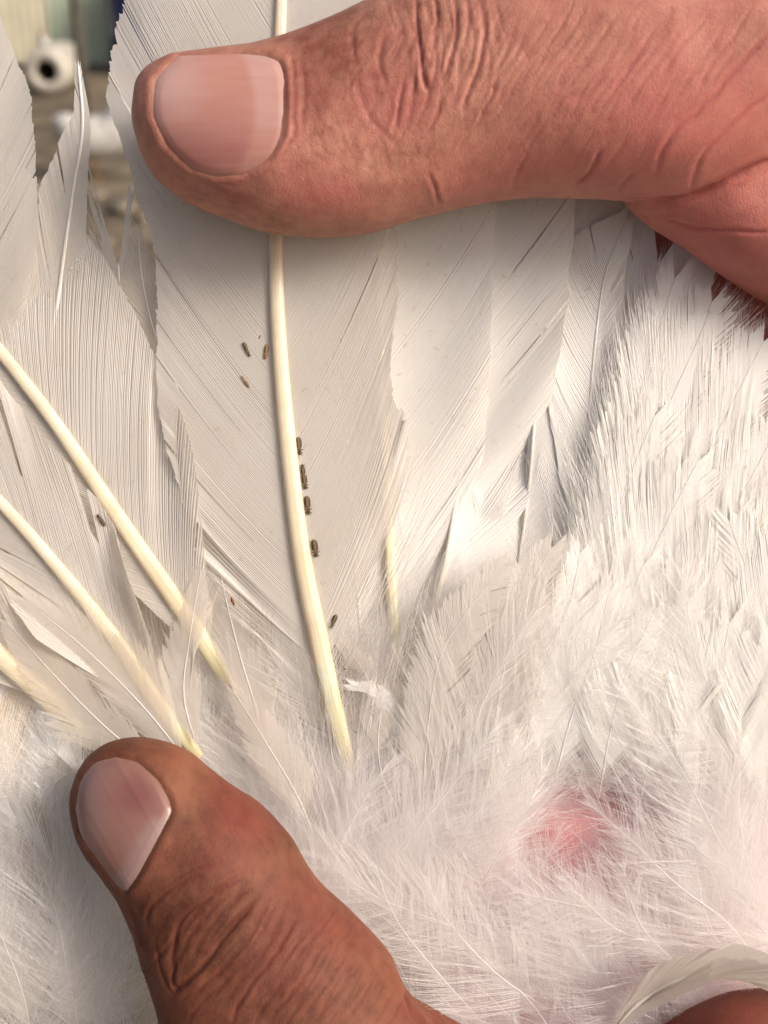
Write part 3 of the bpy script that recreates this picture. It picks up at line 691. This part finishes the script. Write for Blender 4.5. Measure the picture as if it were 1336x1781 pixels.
ix = [((372, 300), (372, 340), -1.3, .15), ((395, 255), (400, 395), -1.35, .45), ((470, 235), (470, 425), -1.45, .58), ((700, 250), (700, 465), -1.5, .68), ((1000, 330), (990, 570), -1.8, .8),
      ((1336, 420), (1310, 690), -1.9, .9), ((1600, 400), (1580, 760), -1.7, 1.1)]
mi = [((700, 500), (700, 540), -2.4, .15), ((740, 455), (740, 610), -2.5, .55), ((1000, 520), (980, 730), -2.7, .75), ((1336, 640), (1310, 870), -2.9, .85), ((1650, 560), (1650, 860), -2.6, 1.0)]
rf = [((900, 770), (900, 810), -3.4, .15), ((940, 720), (940, 870), -3.5, .5), ((1336, 820), (1310, 1030), -3.6, .8), ((1700, 640), (1700, 900), -3.0, 1.0)]
rm, V, Nn = merged_body('hand', [ring_tube(th, 110, 56, 2.25), ring_tube(pb), ring_tube(ix), ring_tube(mi), ring_tube(rf)], .055, 1)
cu = [([(1078, 348), (1150, 349), (1210, 338), (1275, 306), (1345, 272)], .09, 6), ([(1160, 382), (1240, 400), (1345, 402)], .03, 4),
      ([(725, -10), (727, 60), (736, 130), (746, 162)], .042, 4.5), ([(754, -10), (762, 25), (757, 56)], .035, 4), ([(788, -10), (795, 50), (782, 105), (766, 150)], .03, 3.5),
      ([(834, -10), (843, 55), (835, 110), (815, 160), (803, 195)], .032, 4), ([(812, -10), (815, 40), (806, 90)], .016, 3), ([(703, 140), (692, 190), (684, 235)], .022, 3.5), ([(866, 130), (850, 180), (826, 225)], .02, 3.5),
      ([(770, 160), (760, 200), (745, 230)], .02, 3.5), ([(668, 60), (662, 110), (670, 150)], .018, 4), ([(1345, 55), (1290, 110), (1220, 190), (1160, 245), (1138, 310)], .026, 5),
      ([(1345, 155), (1275, 215), (1222, 268), (1200, 335)], .022, 5), ([(1046, 255), (1025, 300), (1000, 330)], .024, 4), ([(1105, 300), (1085, 320), (1075, 335)], .018, 4),
      ([(744, 300), (757, 330), (767, 358)], .024, 4), ([(640, 20), (612, 60), (622, 120)], .012, 5), ([(507, 90), (513, 160), (511, 230), (492, 275)], .022, 4), ([(525, 95), (530, 170), (524, 240)], .012, 4),
      ([(900, 40), (880, 90), (862, 130)], .012, 4), ([(985, 30), (950, 90), (920, 140)], .012, 4), ([(1080, 20), (1030, 90), (985, 160)], .012, 4), ([(1150, 40), (1100, 110), (1060, 170)], .012, 4),
      ([(1240, 20), (1180, 90), (1140, 150)], .012, 4), ([(930, 240), (900, 300), (890, 335)], .010, 4), ([(620, 130), (640, 200), (700, 260)], .010, 5)]
for k in range(15):   # the bundle of folds over the knuckle, running across the thumb
    x = 672 + k * 13 + random.uniform(-5, 5); L_ = random.uniform(120, 240); c_ = random.uniform(8, 26)
    cu.append(([(x, -12), (x + c_ * .6, L_ * .25), (x + c_, L_ * .5), (x + c_ * .3, L_ * .78), (x - c_ * .9, L_)], random.uniform(.006, .014), random.uniform(2.6, 4)))
for k in range(14):
    x = 900 + k * 32 + random.uniform(-10, 10); y = random.uniform(-10, 60)
    cu.append(([(x, y), (x - 35, y + 60), (x - 78, y + 115), (x - 105, y + 170)], random.uniform(.006, .013), random.uniform(2.5, 4)))
for k in range(26):   # fine oblique lines over the back of the thumb
    x = random.uniform(560, 1300); y = random.uniform(0, 260); l = random.uniform(30, 80)
    cu.append(([(x, y), (x - l * .3, y + l * .5), (x - l * .62, y + l)], random.uniform(.005, .010), random.uniform(2.5, 4)))
nail1 = [(312, 97), (400, 94), (462, 97), (486, 108), (497, 140), (499, 190), (494, 238), (470, 278), (420, 302), (378, 306), (330, 290), (290, 250), (268, 200), (272, 140)]
def tone1(p, V):
    x, y = p[:, 0], p[:, 1]
    g = lambda cx, cy, rx, ry: np.exp(-(((x - cx) / rx) ** 2 + ((y - cy) / ry) ** 2))
    return .32 - .22 * g(575, 60, 60, 70) + .25 * g(640, 290, 110, 60) + .22 * g(950, 110, 200, 120) + .15 * g(330, 370, 120, 30) - .25 * g(560, 120, 80, 90) - .1 * g(700, 60, 70, 80) + .12 * g(1250, 200, 120, 120) - .22 * g(1250, 480, 200, 70)
def blood1(p, V):
    x, y = p[:, 0], p[:, 1]
    g = lambda cx, cy, rx, ry: np.exp(-(((x - cx) / rx) ** 2 + ((y - cy) / ry) ** 2))
    return .16 + .25 * np.clip((x - 850) / 300, 0, 1) + .40 * g(560, 330, 100, 45) + .30 * g(690, 180, 60, 60) + .28 * g(1150, 250, 300, 120) + .3 * g(820, 320, 130, 50) - .25 * g(650, 295, 60, 35) + .35 * g(1250, 450, 220, 90) + .2 * g(250, 300, 40, 60)
hand, bv, b = finish_hand(rm, V, Nn, cu, [(nail1, 0)], SKIN, tone1, blood1, U(1500, 200, 0), 'tan hand from the right pressing the feather with a broad ridged thumbnail', 
                          [(980, 130, 330, 170, -.62, .8, .012, 15), (720, 100, 130, 130, -.15, 1, .016, 13), (620, 250, 300, 120, .3, .95, .006, 9), (380, 350, 200, 60, .9, .4, .005, 8)])
def ntone1(p, u, v):
    lun = np.clip((p[:, 0] - 440 + ((p[:, 1] - 190) / 95) ** 2 * 22) / 15 + .3, 0, 1)
    free = .35 * np.exp(-((p[:, 0] - 300) / 60) ** 2 - ((p[:, 1] - 150) / 60) ** 2)
    return .40 + .26 * lun + free - .25 * np.exp(-((p[:, 1] - 265) / 40) ** 2) + .05 * vnoise(np.stack([p[:, 0] / 40, p[:, 1] / 8, 0 * p[:, 0]], 1))
def nail_poly(hand, bv, b, poly, axis, lift, tonef, rseed, mat=NAIL, n=64, bulge=.0):
    """nail plate filling a pixel outline; rows across the nail are cut where they meet the outline"""
    poly = catmull(np.vstack([poly, poly[:1]]), 160)[:-1]
    c = poly.mean(0); ax = np.array(axis, float); ax /= np.linalg.norm(ax); ay = np.array([-ax[1], ax[0]])
    q = (poly - c) @ np.stack([ax, ay], 1)
    y0, y1 = q[:, 1].min(), q[:, 1].max()
    rows = []
    qq = np.vstack([q, q[:1]])
    ys = (y0 + y1) / 2 + (y1 - y0) / 2 * np.sin(np.linspace(-math.pi / 2, math.pi / 2, n)) * .9985
    for y in ys:
        xs = []
        for i in range(len(q)):
            a, b2 = qq[i], qq[i + 1]
            if (a[1] > y) != (b2[1] > y): xs.append(a[0] + (b2[0] - a[0]) * (y - a[1]) / (b2[1] - a[1]))
        rows.append((min(xs), max(xs)) if len(xs) >= 2 else (rows[-1] if rows else (0, 0)))
    m = n
    ss = .5 + .5 * np.sin(np.linspace(-math.pi / 2, math.pi / 2, m))
    G2 = np.zeros((n, m, 2))
    for i, y in enumerate(ys):
        x = rows[i][0] + (rows[i][1] - rows[i][0]) * ss
        G2[i] = c + np.outer(x, ax) + y * ay
    zz = np.full((n, m), np.nan)
    o_ = Vector((0, 0, D))
    for i in range(n):
        for j in range(m):
            d_ = (Vector(U(G2[i, j, 0], G2[i, j, 1], 0)) - o_).normalized()
            h = bv.ray_cast(o_, d_)
            if h[0] is not None: zz[i, j] = h[0].z
    mn = np.nanmin(zz); zz = np.where(np.isnan(zz), mn - .02, zz)
    for _ in range(20):
        qd = np.pad(zz, 1, mode='edge'); zz = .5 * zz + .125 * (qd[:-2, 1:-1] + qd[2:, 1:-1] + qd[1:-1, :-2] + qd[1:-1, 2:])
    ed = poly_sd(G2.reshape(-1, 2), poly).reshape(n, m)
    zz = zz + lift * np.clip(ed / 14, 0, 1) ** .5 - .02 + bulge * np.clip(ed / 90, 0, 1)
    G = np.zeros((n, m, 3))
    for i in range(n):
        for j in range(m): G[i, j] = U(G2[i, j, 0], G2[i, j, 1], zz[i, j])
    back = G.copy(); back[..., 2] -= .06
    V = np.vstack([G.reshape(-1, 3), back.reshape(-1, 3)]) - b
    F = []; nm = n * m
    for i in range(n - 1):
        for j in range(m - 1):
            a = i * m + j; F.append((a, a + m, a + m + 1, a + 1)); F.append((nm + a, nm + a + 1, nm + a + m + 1, nm + a + m))
    for i in range(n - 1):
        for j in (0, m - 1): a = i * m + j; F.append((a, a + m, nm + a + m, nm + a))
    for j in range(m - 1):
        for i in (0, n - 1): a = i * m + j; F.append((a, a + 1, nm + a + 1, nm + a))
    me = mesh_from('nail', V, np.array(F), mat)
    p2 = G2.reshape(-1, 2); tn = tonef(p2); attr(me, 'tone', np.r_[tn, tn])
    cc = ((p2 - c) @ ay) / (y1 - y0); al = ((p2 - c) @ ax) / 200
    rd = .5 + .45 * vnoise(np.stack([cc * 22 + 50, al * .8 + 9, 0 * cc + rseed], 1)) + .3 * vnoise(np.stack([cc * 55 + 50, al * 1.5 + 9, 0 * cc + 3], 1))
    attr(me, 'ridge', np.r_[rd, rd])
    link('nail', me, hand)
nail_poly(hand, bv, b, nail1, (1, -.04), .035, lambda p: ntone1(p, None, None), 1)

# lower hand
tl = [((150, 1322), (185, 1291), .95, .08), ((134, 1352), (240, 1282), .95, .38), ((127, 1402), (318, 1302), .95, .60), ((140, 1462), (392, 1360), .95, .76), ((172, 1512), (455, 1404), .96, .86),
      ((205, 1558), (508, 1462), .98, .92), ((228, 1612), (550, 1532), 1.0, .95), ((246, 1668), (612, 1592), 1.0, 1.0), ((266, 1728), (674, 1662), 1.0, 1.05), ((284, 1795), (712, 1735), 1.0, 1.1),
      ((300, 1880), (790, 1820), 1.0, 1.25), ((340, 2010), (930, 1950), .8, 1.5), ((420, 2200), (1150, 2150), .4, 1.8)]
pl = [((640, 1790), (690, 1722), .5, .3), ((640, 1850), (755, 1760), .5, .6), ((660, 1950), (870, 1830), .4, .9), ((760, 2100), (1050, 1980), .2, 1.2)]
fi = [((900, 1950), (980, 2150), -.3, 1.0), ((1080, 1840), (1120, 2080), .1, .9), ((1200, 1765), (1230, 2000), .35, .8), ((1280, 1732), (1300, 1950), .4, .75), ((1370, 1730), (1380, 1930), .4, .7), ((1450, 1770), (1450, 1900), .4, .5), ((1480, 1815), (1480, 1850), .4, .15)]
f2 = [((700, 2050), (760, 2300), -1.8, 1.0), ((900, 1900), (950, 2150), -2.9, .9), ((1200, 1850), (1230, 2080), -3.8, .8), ((1450, 1900), (1460, 2040), -3.9, .5), ((1490, 1960), (1490, 1990), -3.9, .15)]
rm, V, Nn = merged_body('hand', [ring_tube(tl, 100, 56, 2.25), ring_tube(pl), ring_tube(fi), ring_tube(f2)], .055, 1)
cl = [([(455, 1558), (412, 1602), (372, 1655), (332, 1702), (298, 1728)], .055, 5), ([(425, 1528), (365, 1556), (318, 1598), (303, 1640), (298, 1690)], .030, 4.5), ([(395, 1560), (350, 1600), (318, 1650)], .024, 4),
      ([(345, 1520), (300, 1545), (262, 1580), (252, 1605)], .026, 4), ([(380, 1500), (320, 1522), (280, 1550)], .014, 4), ([(305, 1675), (302, 1705), (310, 1722)], .03, 4),
      ([(500, 1572), (462, 1640), (400, 1700), (352, 1745)], .022, 4), ([(520, 1590), (480, 1660), (425, 1730), (400, 1790)], .020, 4), ([(545, 1620), (505, 1690), (460, 1750), (440, 1790)], .016, 4),
      ([(580, 1640), (540, 1710), (505, 1770)], .014, 4), ([(475, 1560), (430, 1640), (360, 1710), (310, 1745)], .018, 4), ([(610, 1680), (570, 1740), (550, 1790)], .012, 4), ([(418, 1585), (385, 1625), (345, 1672)], .016, 3.5),
      ([(700, 1725), (715, 1760), (740, 1790)], .05, 6), ([(215, 1560), (240, 1620), (255, 1660)], .012, 4), ([(270, 1640), (280, 1690), (300, 1730)], .02, 4), ([(440, 1545), (400, 1575), (355, 1628), (335, 1665)], .02, 4)]
for k in range(15):   # long folds across the thumb below the knuckle
    x = 470 + k * 17 + random.uniform(-5, 5); y = 1555 + k * 12
    cl.append(([(x, y), (x - 28, y + 55), (x - 70, y + 110), (x - 122, y + 160 + random.uniform(0, 30))], random.uniform(.006, .014), random.uniform(2.6, 4)))
for k in range(9):
    x = 430 - k * 13; y = 1515 + k * 15
    cl.append(([(x, y), (x - 35, y + 18), (x - 70, y + 50), (x - 88, y + 92)], random.uniform(.006, .014), random.uniform(2.6, 4)))
for k in range(30):
    x = random.uniform(330, 650); y = random.uniform(1560, 1760); l = random.uniform(30, 80)
    cl.append(([(x, y), (x - l * .4, y + l * .5), (x - l * .8, y + l)], random.uniform(.006, .012), random.uniform(2.5, 4)))
nail2 = [(200, 1316), (238, 1325), (275, 1355), (296, 1392), (299, 1412), (283, 1445), (262, 1485), (236, 1530), (218, 1551), (196, 1530), (165, 1488), (140, 1450), (131, 1405), (140, 1360), (165, 1328)]
def tone2(p, V):
    x, y = p[:, 0], p[:, 1]; g = lambda cx, cy, rx, ry: np.exp(-(((x - cx) / rx) ** 2 + ((y - cy) / ry) ** 2))
    return .25 + .40 * g(325, 1375, 40, 60) - .1 * g(200, 1290, 100, 40) + .1 * g(600, 1720, 120, 80) + .18 * g(300, 1310, 60, 30) - .12 * g(300, 1600, 80, 100)
def blood2(p, V):
    x, y = p[:, 0], p[:, 1]; g = lambda cx, cy, rx, ry: np.exp(-(((x - cx) / rx) ** 2 + ((y - cy) / ry) ** 2))
    return .12 + .35 * g(410, 1420, 60, 60) + .25 * g(560, 1600, 80, 80) - .2 * g(325, 1375, 40, 60) + .3 * g(750, 1780, 100, 60) + .5 * g(1260, 1780, 150, 80)
hand2, bv2, b2 = finish_hand(rm, V, Nn, cl, [(nail2, 0)], SKIN_SHADED, tone2, blood2, U(700, 2050, 0), 'tan hand at the bottom, shade put into its colour, its thumb with a small pointed nail',
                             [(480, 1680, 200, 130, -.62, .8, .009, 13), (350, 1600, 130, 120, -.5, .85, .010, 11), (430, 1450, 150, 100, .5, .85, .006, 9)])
def ntone2(p):
    x, y = p[:, 0], p[:, 1]
    lun = np.clip(((x - 275) * .86 + (y - 1415) * .5 + 10) / 16 + .3, 0, 1) * np.clip((y - 1410) / 20, 0, 1)
    return .45 + .35 * lun - .42 * np.exp(-(((x - 238) / 36) ** 2 + ((y - 1385) / 34) ** 2)) + .2 * np.exp(-((x - 155) / 25) ** 2) + .05 * vnoise(np.stack([x / 30, y / 12, 0 * x], 1))
nail_poly(hand2, bv2, b2, nail2, (.5, .86), .035, ntone2, 2, NAIL_SHADED)

# ------------------------------------------------------------------ lice
LM = plain('louse_brown', (.055, .034, .018), .45, .5, 30, (.13, .08, .04)); LA = plain('louse_amber', (.22, .12, .045), .45, .4, 30, (.34, .2, .08))
def banded(name, edge, mid):
    m, n, out = new_mat(name)
    tc = N(n, 'ShaderNodeTexCoord'); sp = N(n, 'ShaderNodeSeparateXYZ'); n.links.new(tc.outputs['Object'], sp.inputs[0])
    ab = N(n, 'ShaderNodeMath', operation='ABSOLUTE'); n.links.new(sp.outputs[0], ab.inputs[0])
    mu = N(n, 'ShaderNodeMath', operation='MULTIPLY'); mu.inputs[1].default_value = 24; n.links.new(ab.outputs[0], mu.inputs[0])
    si = N(n, 'ShaderNodeMath', operation='MULTIPLY'); si.inputs[1].default_value = 320; n.links.new(sp.outputs[1], si.inputs[0])
    sn = N(n, 'ShaderNodeMath', operation='SINE'); n.links.new(si.outputs[0], sn.inputs[0])
    ma = N(n, 'ShaderNodeMath', operation='MULTIPLY_ADD'); ma.inputs[1].default_value = .14; n.links.new(sn.outputs[0], ma.inputs[0]); n.links.new(mu.outputs[0], ma.inputs[2])
    r = ramp(n, ma.outputs[0], [(.15, mid), (.55, edge), (1, tuple(c * .7 for c in edge))])
    b = N(n, 'ShaderNodeBsdfPrincipled'); n.links.new(r.outputs[0], b.inputs['Base Color']); b.inputs['Roughness'].default_value = .4
    n.links.new(b.outputs[0], out.inputs[0]); return m
BAND = {0: banded('louse_abdomen_brown', (.035, .020, .010), (.20, .12, .055)), 1: banded('louse_abdomen_amber', (.12, .06, .022), (.36, .21, .08))}
def lathe(xs, rs, k=12, flat=.6):
    P = np.stack([np.zeros_like(xs), xs, np.zeros_like(xs)], 1)
    return tube(P, np.array(rs), k, flat)
def louse_parts(mat, bm_):
    L = .235
    y = np.linspace(-.5, .16, 34) * L
    r = .19 * L * np.sqrt(np.clip(1 - (np.abs((np.linspace(-1, 1, 34)) * .97)) ** 2.6, 0, 1)) * (1 + .10 * np.sin(np.linspace(0, 9 * 2 * math.pi, 34)))
    ab = mesh_from('abdomen', *lathe(y, r), bm_)
    y2 = np.linspace(.14, .30, 9) * L; th_ = mesh_from('thorax', *lathe(y2, .115 * L * np.array([.6, .95, 1, .8, .75, .95, .9, .7, .4])), mat)
    y3 = np.linspace(.28, .5, 10) * L; he = mesh_from('head', *lathe(y3, .12 * L * np.array([.3, .7, .95, 1, .98, .9, .8, .65, .45, .1])), mat)
    lg = []
    for s in (-1, 1):
        for k, (yy, an) in enumerate([(.27, .7), (.22, -.1), (.17, -.8)]):
            c, s_ = math.cos(an), math.sin(an)
            P = np.array([[0, yy, 0], [s * c * .16, yy + s_ * .12, .05], [s * c * .24, yy + s_ * .22 , -.06]]) * L
            lg.append(mesh_from('leg', *tube(catmull(P, 7), np.linspace(.04, .02, 7) * L, 5), mat))
    an = [mesh_from('antenna', *tube(catmull(np.array([[s * .06, .42, 0], [s * .14, .47, .02], [s * .17, .54, 0]]) * L, 6), np.linspace(.016, .008, 6) * L, 5), mat) for s in (-1, 1)]
    return ab, th_, he, lg, an
LP = {0: louse_parts(LM, BAND[0]), 1: louse_parts(LA, BAND[1])}
def louse(x, y, z, deg, kind, label, sc=1.0, wid=1.0):
    z = top_z(x, y) + .016
    mw = M @ Matrix.Translation(Vector(U(x, y, z))) @ Matrix.Rotation(math.radians(deg), 4, 'Z') @ Matrix.Diagonal((sc * wid, sc, sc * wid, 1))
    r = bpy.data.objects.new('louse', None); r.empty_display_size = .1; COL.objects.link(r); r.matrix_basis = mw
    r['label'] = label; r['category'] = 'louse'; r['group'] = 'feather lice on the white wing'
    ab, t_, he, lg, an = LP[kind]
    for nm, me in [('abdomen', ab), ('thorax', t_), ('head', he)] + [('leg', l) for l in lg] + [('antenna', a) for a in an]: link(nm, me, r)
louse(429, 608, .10, 25 + 180, 0, 'slender brown louse on the vane, higher of two lying left of the main shaft', .88, .62)
louse(463, 612, .10, 172, 1, 'amber louse hugging the left edge of the main shaft', .82, .7)
louse(427, 664, .10, 36, 1, 'thin straight louse lowest on the vane left of the main shaft', .78, .5)
louse(520, 776, .13, 185, 0, 'dark louse uppermost in the row right of the main shaft', 1.0, .9)
louse(527, 817, .14, 5, 0, 'short dark louse nose to tail with the one below it, beside the main shaft', .62, 1.1)
louse(530, 838, .13, 187, 0, 'dark louse directly below the short one in the row on the main shaft', .86, .95)
louse(535, 879, .13, 186, 0, 'dark louse fourth down the row beside the main shaft', 1.05, .9)
louse(548, 954, .13, 188, 0, 'dark louse on its own lower in the row beside the main shaft', 1.0, .95)
louse(580, 1081, .13, 156, 0, 'tilted louse near the yellow base of the main shaft', .85, .8)
louse(176, 905, .10, 35, 0, 'dark louse on the shaft nearest the left side', .78, .75)
def fleck(x, y, z, r_, mat, label, seed):
    if z < 1: z = top_z(x, y) + r_ * .3
    rr = np.random.default_rng(seed); n = 8
    th_ = np.linspace(0, math.pi, n); P = np.stack([r_ * 1.4 * np.cos(th_), r_ * .3 * np.sin(th_ * 2), 0 * th_], 1)
    V, F = tube(P, r_ * .6 * np.sin(th_ * .94 + .1) * rr.uniform(.6, 1.1, n), 8, .7)
    o = link('fleck', mesh_from('fleck', V, F, mat), None, M @ Matrix.Translation(Vector(U(x, y, z))) @ Matrix.Rotation(rr.uniform(0, 3), 4, 'Z'), label=label, category='fleck', group='dirt flecks on the feathers')
RUST = plain('rust_fleck', (.20, .07, .02), .6, .4, 20)
fleck(405, 1046, .20, .038, RUST, 'rusty brown fleck of dirt on the soft feather left of the main shaft', 1)
fleck(452, 586, .10, .018, RUST, 'tiny tan fleck above the amber louse', 2)
fleck(617, 1272, .20, .022, LM, 'tiny dark fleck at the foot of the main shaft', 3)
fleck(600, 1164, .2, .014, LM, 'dark crumb just right of the shaft where it turns pale', 4)
fleck(283, 1449, 1.7, .02, LM, 'black speck at the root corner of the lower thumbnail', 5)

# ------------------------------------------------------------------ the yard behind (blurred)
def at(px_, py_, dist):
    v = Fv * D + Rv * ((px_ - W / 2) * S) - Uv * ((py_ - H / 2) * S)
    v = v * (dist / D); return CAM + v
def ground_hit(px_, py_):
    v = Fv * D + Rv * ((px_ - W / 2) * S) - Uv * ((py_ - H / 2) * S)
    return CAM + v * (-CAM.z / v.z)
gm = plain('ground_dirt', (.11, .08, .05), .9, .45, .035, (.20, .155, .10))
g = 24000
me = bpy.data.meshes.new('ground'); me.from_pydata([(-g, -g, 0), (g, -g, 0), (g, g, 0), (-g, g, 0)], [], [(0, 1, 2, 3)]); me.materials.append(gm)
link('ground', me, None, None, kind='structure')
# corrugated sheet fence, each sheet a part
fm = [plain('sheet_green', (.50, .58, .44), .5, .15, .02), plain('sheet_cream', (.68, .64, .48), .5, .15, .02)]
fr = bpy.data.objects.new('sheet_fence', None); COL.objects.link(fr); y_f = ground_hit(80, 118).y
fr.location = (-300, y_f, 0); fr['label'] = 'pale corrugated metal sheet fence across the back of the yard'; fr['category'] = 'fence'
xs = np.arange(0, 92.01, .95); pz = 1.1 * np.sin(xs / 7.6 * 2 * math.pi)
Vf = np.concatenate([np.stack([xs, pz, 0 * xs], 1), np.stack([xs, pz, 0 * xs + 210], 1)]); k = len(xs)
Ff = np.array([(i, i + 1, k + i + 1, k + i) for i in range(k - 1)])
sheets = [mesh_from('sheet', Vf, Ff, fm[i]) for i in range(2)]
for i in range(16): link('sheet', sheets[1 if i in (1, 4, 5, 8) else 0], fr, Matrix.Translation(Vector((-520 + i * 90, (i % 2) * .6 - 3, 4))))
def cyl(r, h, k=20, taper=1.0, z0=0):
    th_ = np.linspace(0, 2 * math.pi, k, endpoint=False)
    V = np.concatenate([np.stack([r * np.cos(th_), r * np.sin(th_), 0 * th_ + z0], 1), np.stack([r * taper * np.cos(th_), r * taper * np.sin(th_), 0 * th_ + z0 + h], 1), [[0, 0, z0]], [[0, 0, z0 + h]]])
    F = [(j, (j + 1) % k, k + (j + 1) % k, k + j) for j in range(k)] + [(2 * k, (j + 1) % k, j, j) for j in range(k)] + [(2 * k + 1, k + j, k + (j + 1) % k, k + (j + 1) % k) for j in range(k)]
    return V, np.array([(*f,) for f in F])
def fix(V, F):  # from_pydata with degenerate quads removed
    me = bpy.data.meshes.new('m'); me.from_pydata([tuple(v) for v in V], [], [tuple(dict.fromkeys(f)) for f in F.tolist()]); me.update(); return me
def thing(name, me, mat, loc, rot=(0, 0, 0), parent=None, **p):
    me.name = name; me.materials.clear(); me.materials.append(mat)
    me.polygons.foreach_set('use_smooth', np.ones(len(me.polygons), bool))
    o = link(name, me, parent, None, **p); o.location = loc; o.rotation_euler = rot; return o
POST = plain('post_weathered', (.16, .15, .12), .8, .3, .1)
gp = ground_hit(150, 205)
post = thing('post', fix(*cyl(3.4, 230)), POST, gp, label='dark weathered post standing before the sheet fence', category='post')
thing('cap', fix(*cyl(4.2, 4, z0=230)), POST, (0, 0, 0), parent=post)
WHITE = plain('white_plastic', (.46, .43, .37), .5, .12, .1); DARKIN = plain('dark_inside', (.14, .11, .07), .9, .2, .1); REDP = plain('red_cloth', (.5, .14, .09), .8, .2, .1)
# white drum lying on its side, open end towards us
gd = ground_hit(85, 165)
dist = (gd - CAM).length; R1 = 36 * S * dist / D
drum = bpy.data.objects.new('drum', None); COL.objects.link(drum); drum.location = gd; drum['label'] = 'blurred white plastic drum lying on its side with its dark mouth open'; drum['category'] = 'drum'
th_ = np.linspace(0, 2 * math.pi, 40, endpoint=False)
def ringsweep(prf, k=40):
    V = []; 
    for (rr, yy) in prf: V += [(rr * math.cos(a), yy, rr * math.sin(a)) for a in np.linspace(0, 2 * math.pi, k, endpoint=False)]
    F = [(i * k + j, i * k + (j + 1) % k, (i + 1) * k + (j + 1) % k, (i + 1) * k + j) for i in range(len(prf) - 1) for j in range(k)]
    return np.array(V), np.array(F)
R = R1
thing('shell', fix(*ringsweep([(R * .5, 2), (R * .45, 0), (R * .55, -2.5), (R * .85, -2), (R, 2), (R, 20), (R * 1.03, 22), (R, 24), (R, 55), (R * .9, 58), (.1, 58)])), WHITE, (0, 0, R), parent=drum)
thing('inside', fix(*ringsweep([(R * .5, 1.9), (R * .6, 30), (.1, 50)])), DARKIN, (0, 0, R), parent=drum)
# hens in the yard
HEN = plain('hen_white', (.46, .45, .42), .8, .1, .3)
def hen(px_, py_, sc, rz, label):
    r = bpy.data.objects.new('hen', None); COL.objects.link(r); r.location = ground_hit(px_, py_); r.rotation_euler = (0, 0, rz); r.scale = (sc,) * 3
    r['label'] = label; r['category'] = 'hen'
    P = np.array([[-16, 0, 26], [-12, 0, 24], [-5, 0, 19], [4, 0, 18], [11, 0, 21], [14, 0, 28], [15, 0, 34], [17, 0, 37], [20, 0, 37]], float)
    Q = catmull(P, 40); rad = np.interp(np.linspace(0, 1, 40), [0, .12, .3, .5, .65, .75, .85, .93, 1], [1, 5, 9, 9.5, 7, 4, 3.2, 3, .6])
    V, F = tube(Q, rad, 20, 1.05, up=np.array([0, 1.0, 0])); thing('body', mesh_from('body', V, F, HEN), HEN, (0, 0, 0), parent=r)
    V, F = tube(np.array([[15, 0, 40.5], [17, 0, 42.5], [19.5, 0, 41.5], [20.5, 0, 39.5]], float), np.array([.5, 1.5, 1.4, .4]), 8, .5); thing('comb', mesh_from('comb', V, F, REDP), REDP, (0, 0, 0), parent=r)
    V, F = tube(np.array([[19.5, 0, 37], [21.5, 0, 36.6], [23, 0, 36]], float), np.array([1, .7, .1]), 8); thing('beak', mesh_from('beak', V, F, LA), LA, (0, 0, 0), parent=r)
    for s in (-1, 1):
        V, F = tube(np.array([[0, s * 3.5, 12], [0, s * 3.5, 5], [-.5, s * 3.5, .6], [3, s * 3.5, .4]], float), np.array([1.2, .6, .5, .4]), 8, up=np.array([0, 1.0, 0])); thing('leg', mesh_from('leg', V, F, LA), LA, (0, 0, 0), parent=r)
hen(168, 312, 1.15, .2, 'blurred white hen standing on the bare ground beyond the wing')
hen(108, 150, .9, 2.6, 'small blurred white hen beside the drum near the fence')
# blue barrel at the top, mostly behind the feather
gb = ground_hit(256, 128)
BLUE = plain('blue_plastic', (.012, .03, .12), .4, .2, .1)
prb = [(.1, 0), (26, 0), (28, 2), (28, 28), (29.5, 30), (28, 32), (28, 58), (29.5, 60), (28, 62), (28, 84), (26, 88), (.1, 88)]
Vb, Fb = ringsweep(prb, 32); Vb = Vb[:, [0, 2, 1]]
thing('barrel', fix(Vb, Fb), BLUE, gb, label='navy blue plastic barrel mostly hidden by the feathers at the top', category='barrel')
# stones on the ground
ST = plain('stone_grey', (.17, .145, .11), .9, .3, .2)
spots = [(165, 350, 6), (215, 370, 7), (185, 430, 4), (250, 390, 5), (120, 240, 6)]
lbl = ['just below the hen', 'largest, just behind the ragged feather tip', 'nearest us in the gap between the feathers', 'half behind the long feather edge', 'in line with the pointed feather tip', 'right below the hen', 'smallest, between two larger stones', 'in front of the drum']
for i, (x, y, r_) in enumerate(spots):
    rr = np.random.default_rng(i); Vs_, Fs_ = ringsweep([(.05, -1), (.6, -.75), (.95, -.2), (.9, .4), (.5, .85), (.05, .95)], 12)
    Vs_ = Vs_[:, [0, 2, 1]] * rr.uniform(.8, 1.2, 3) * r_ * (1 + .12 * vnoise(Vs_ * 1.7 + i)[:, None]); Vs_[:, 2] = Vs_[:, 2] * .6 + r_ * .4
    thing('stone', fix(Vs_, Fs_), ST, ground_hit(x, y), label='blurred grey stone on the bare ground, ' + lbl[i], category='stone', group='stones on the yard ground')
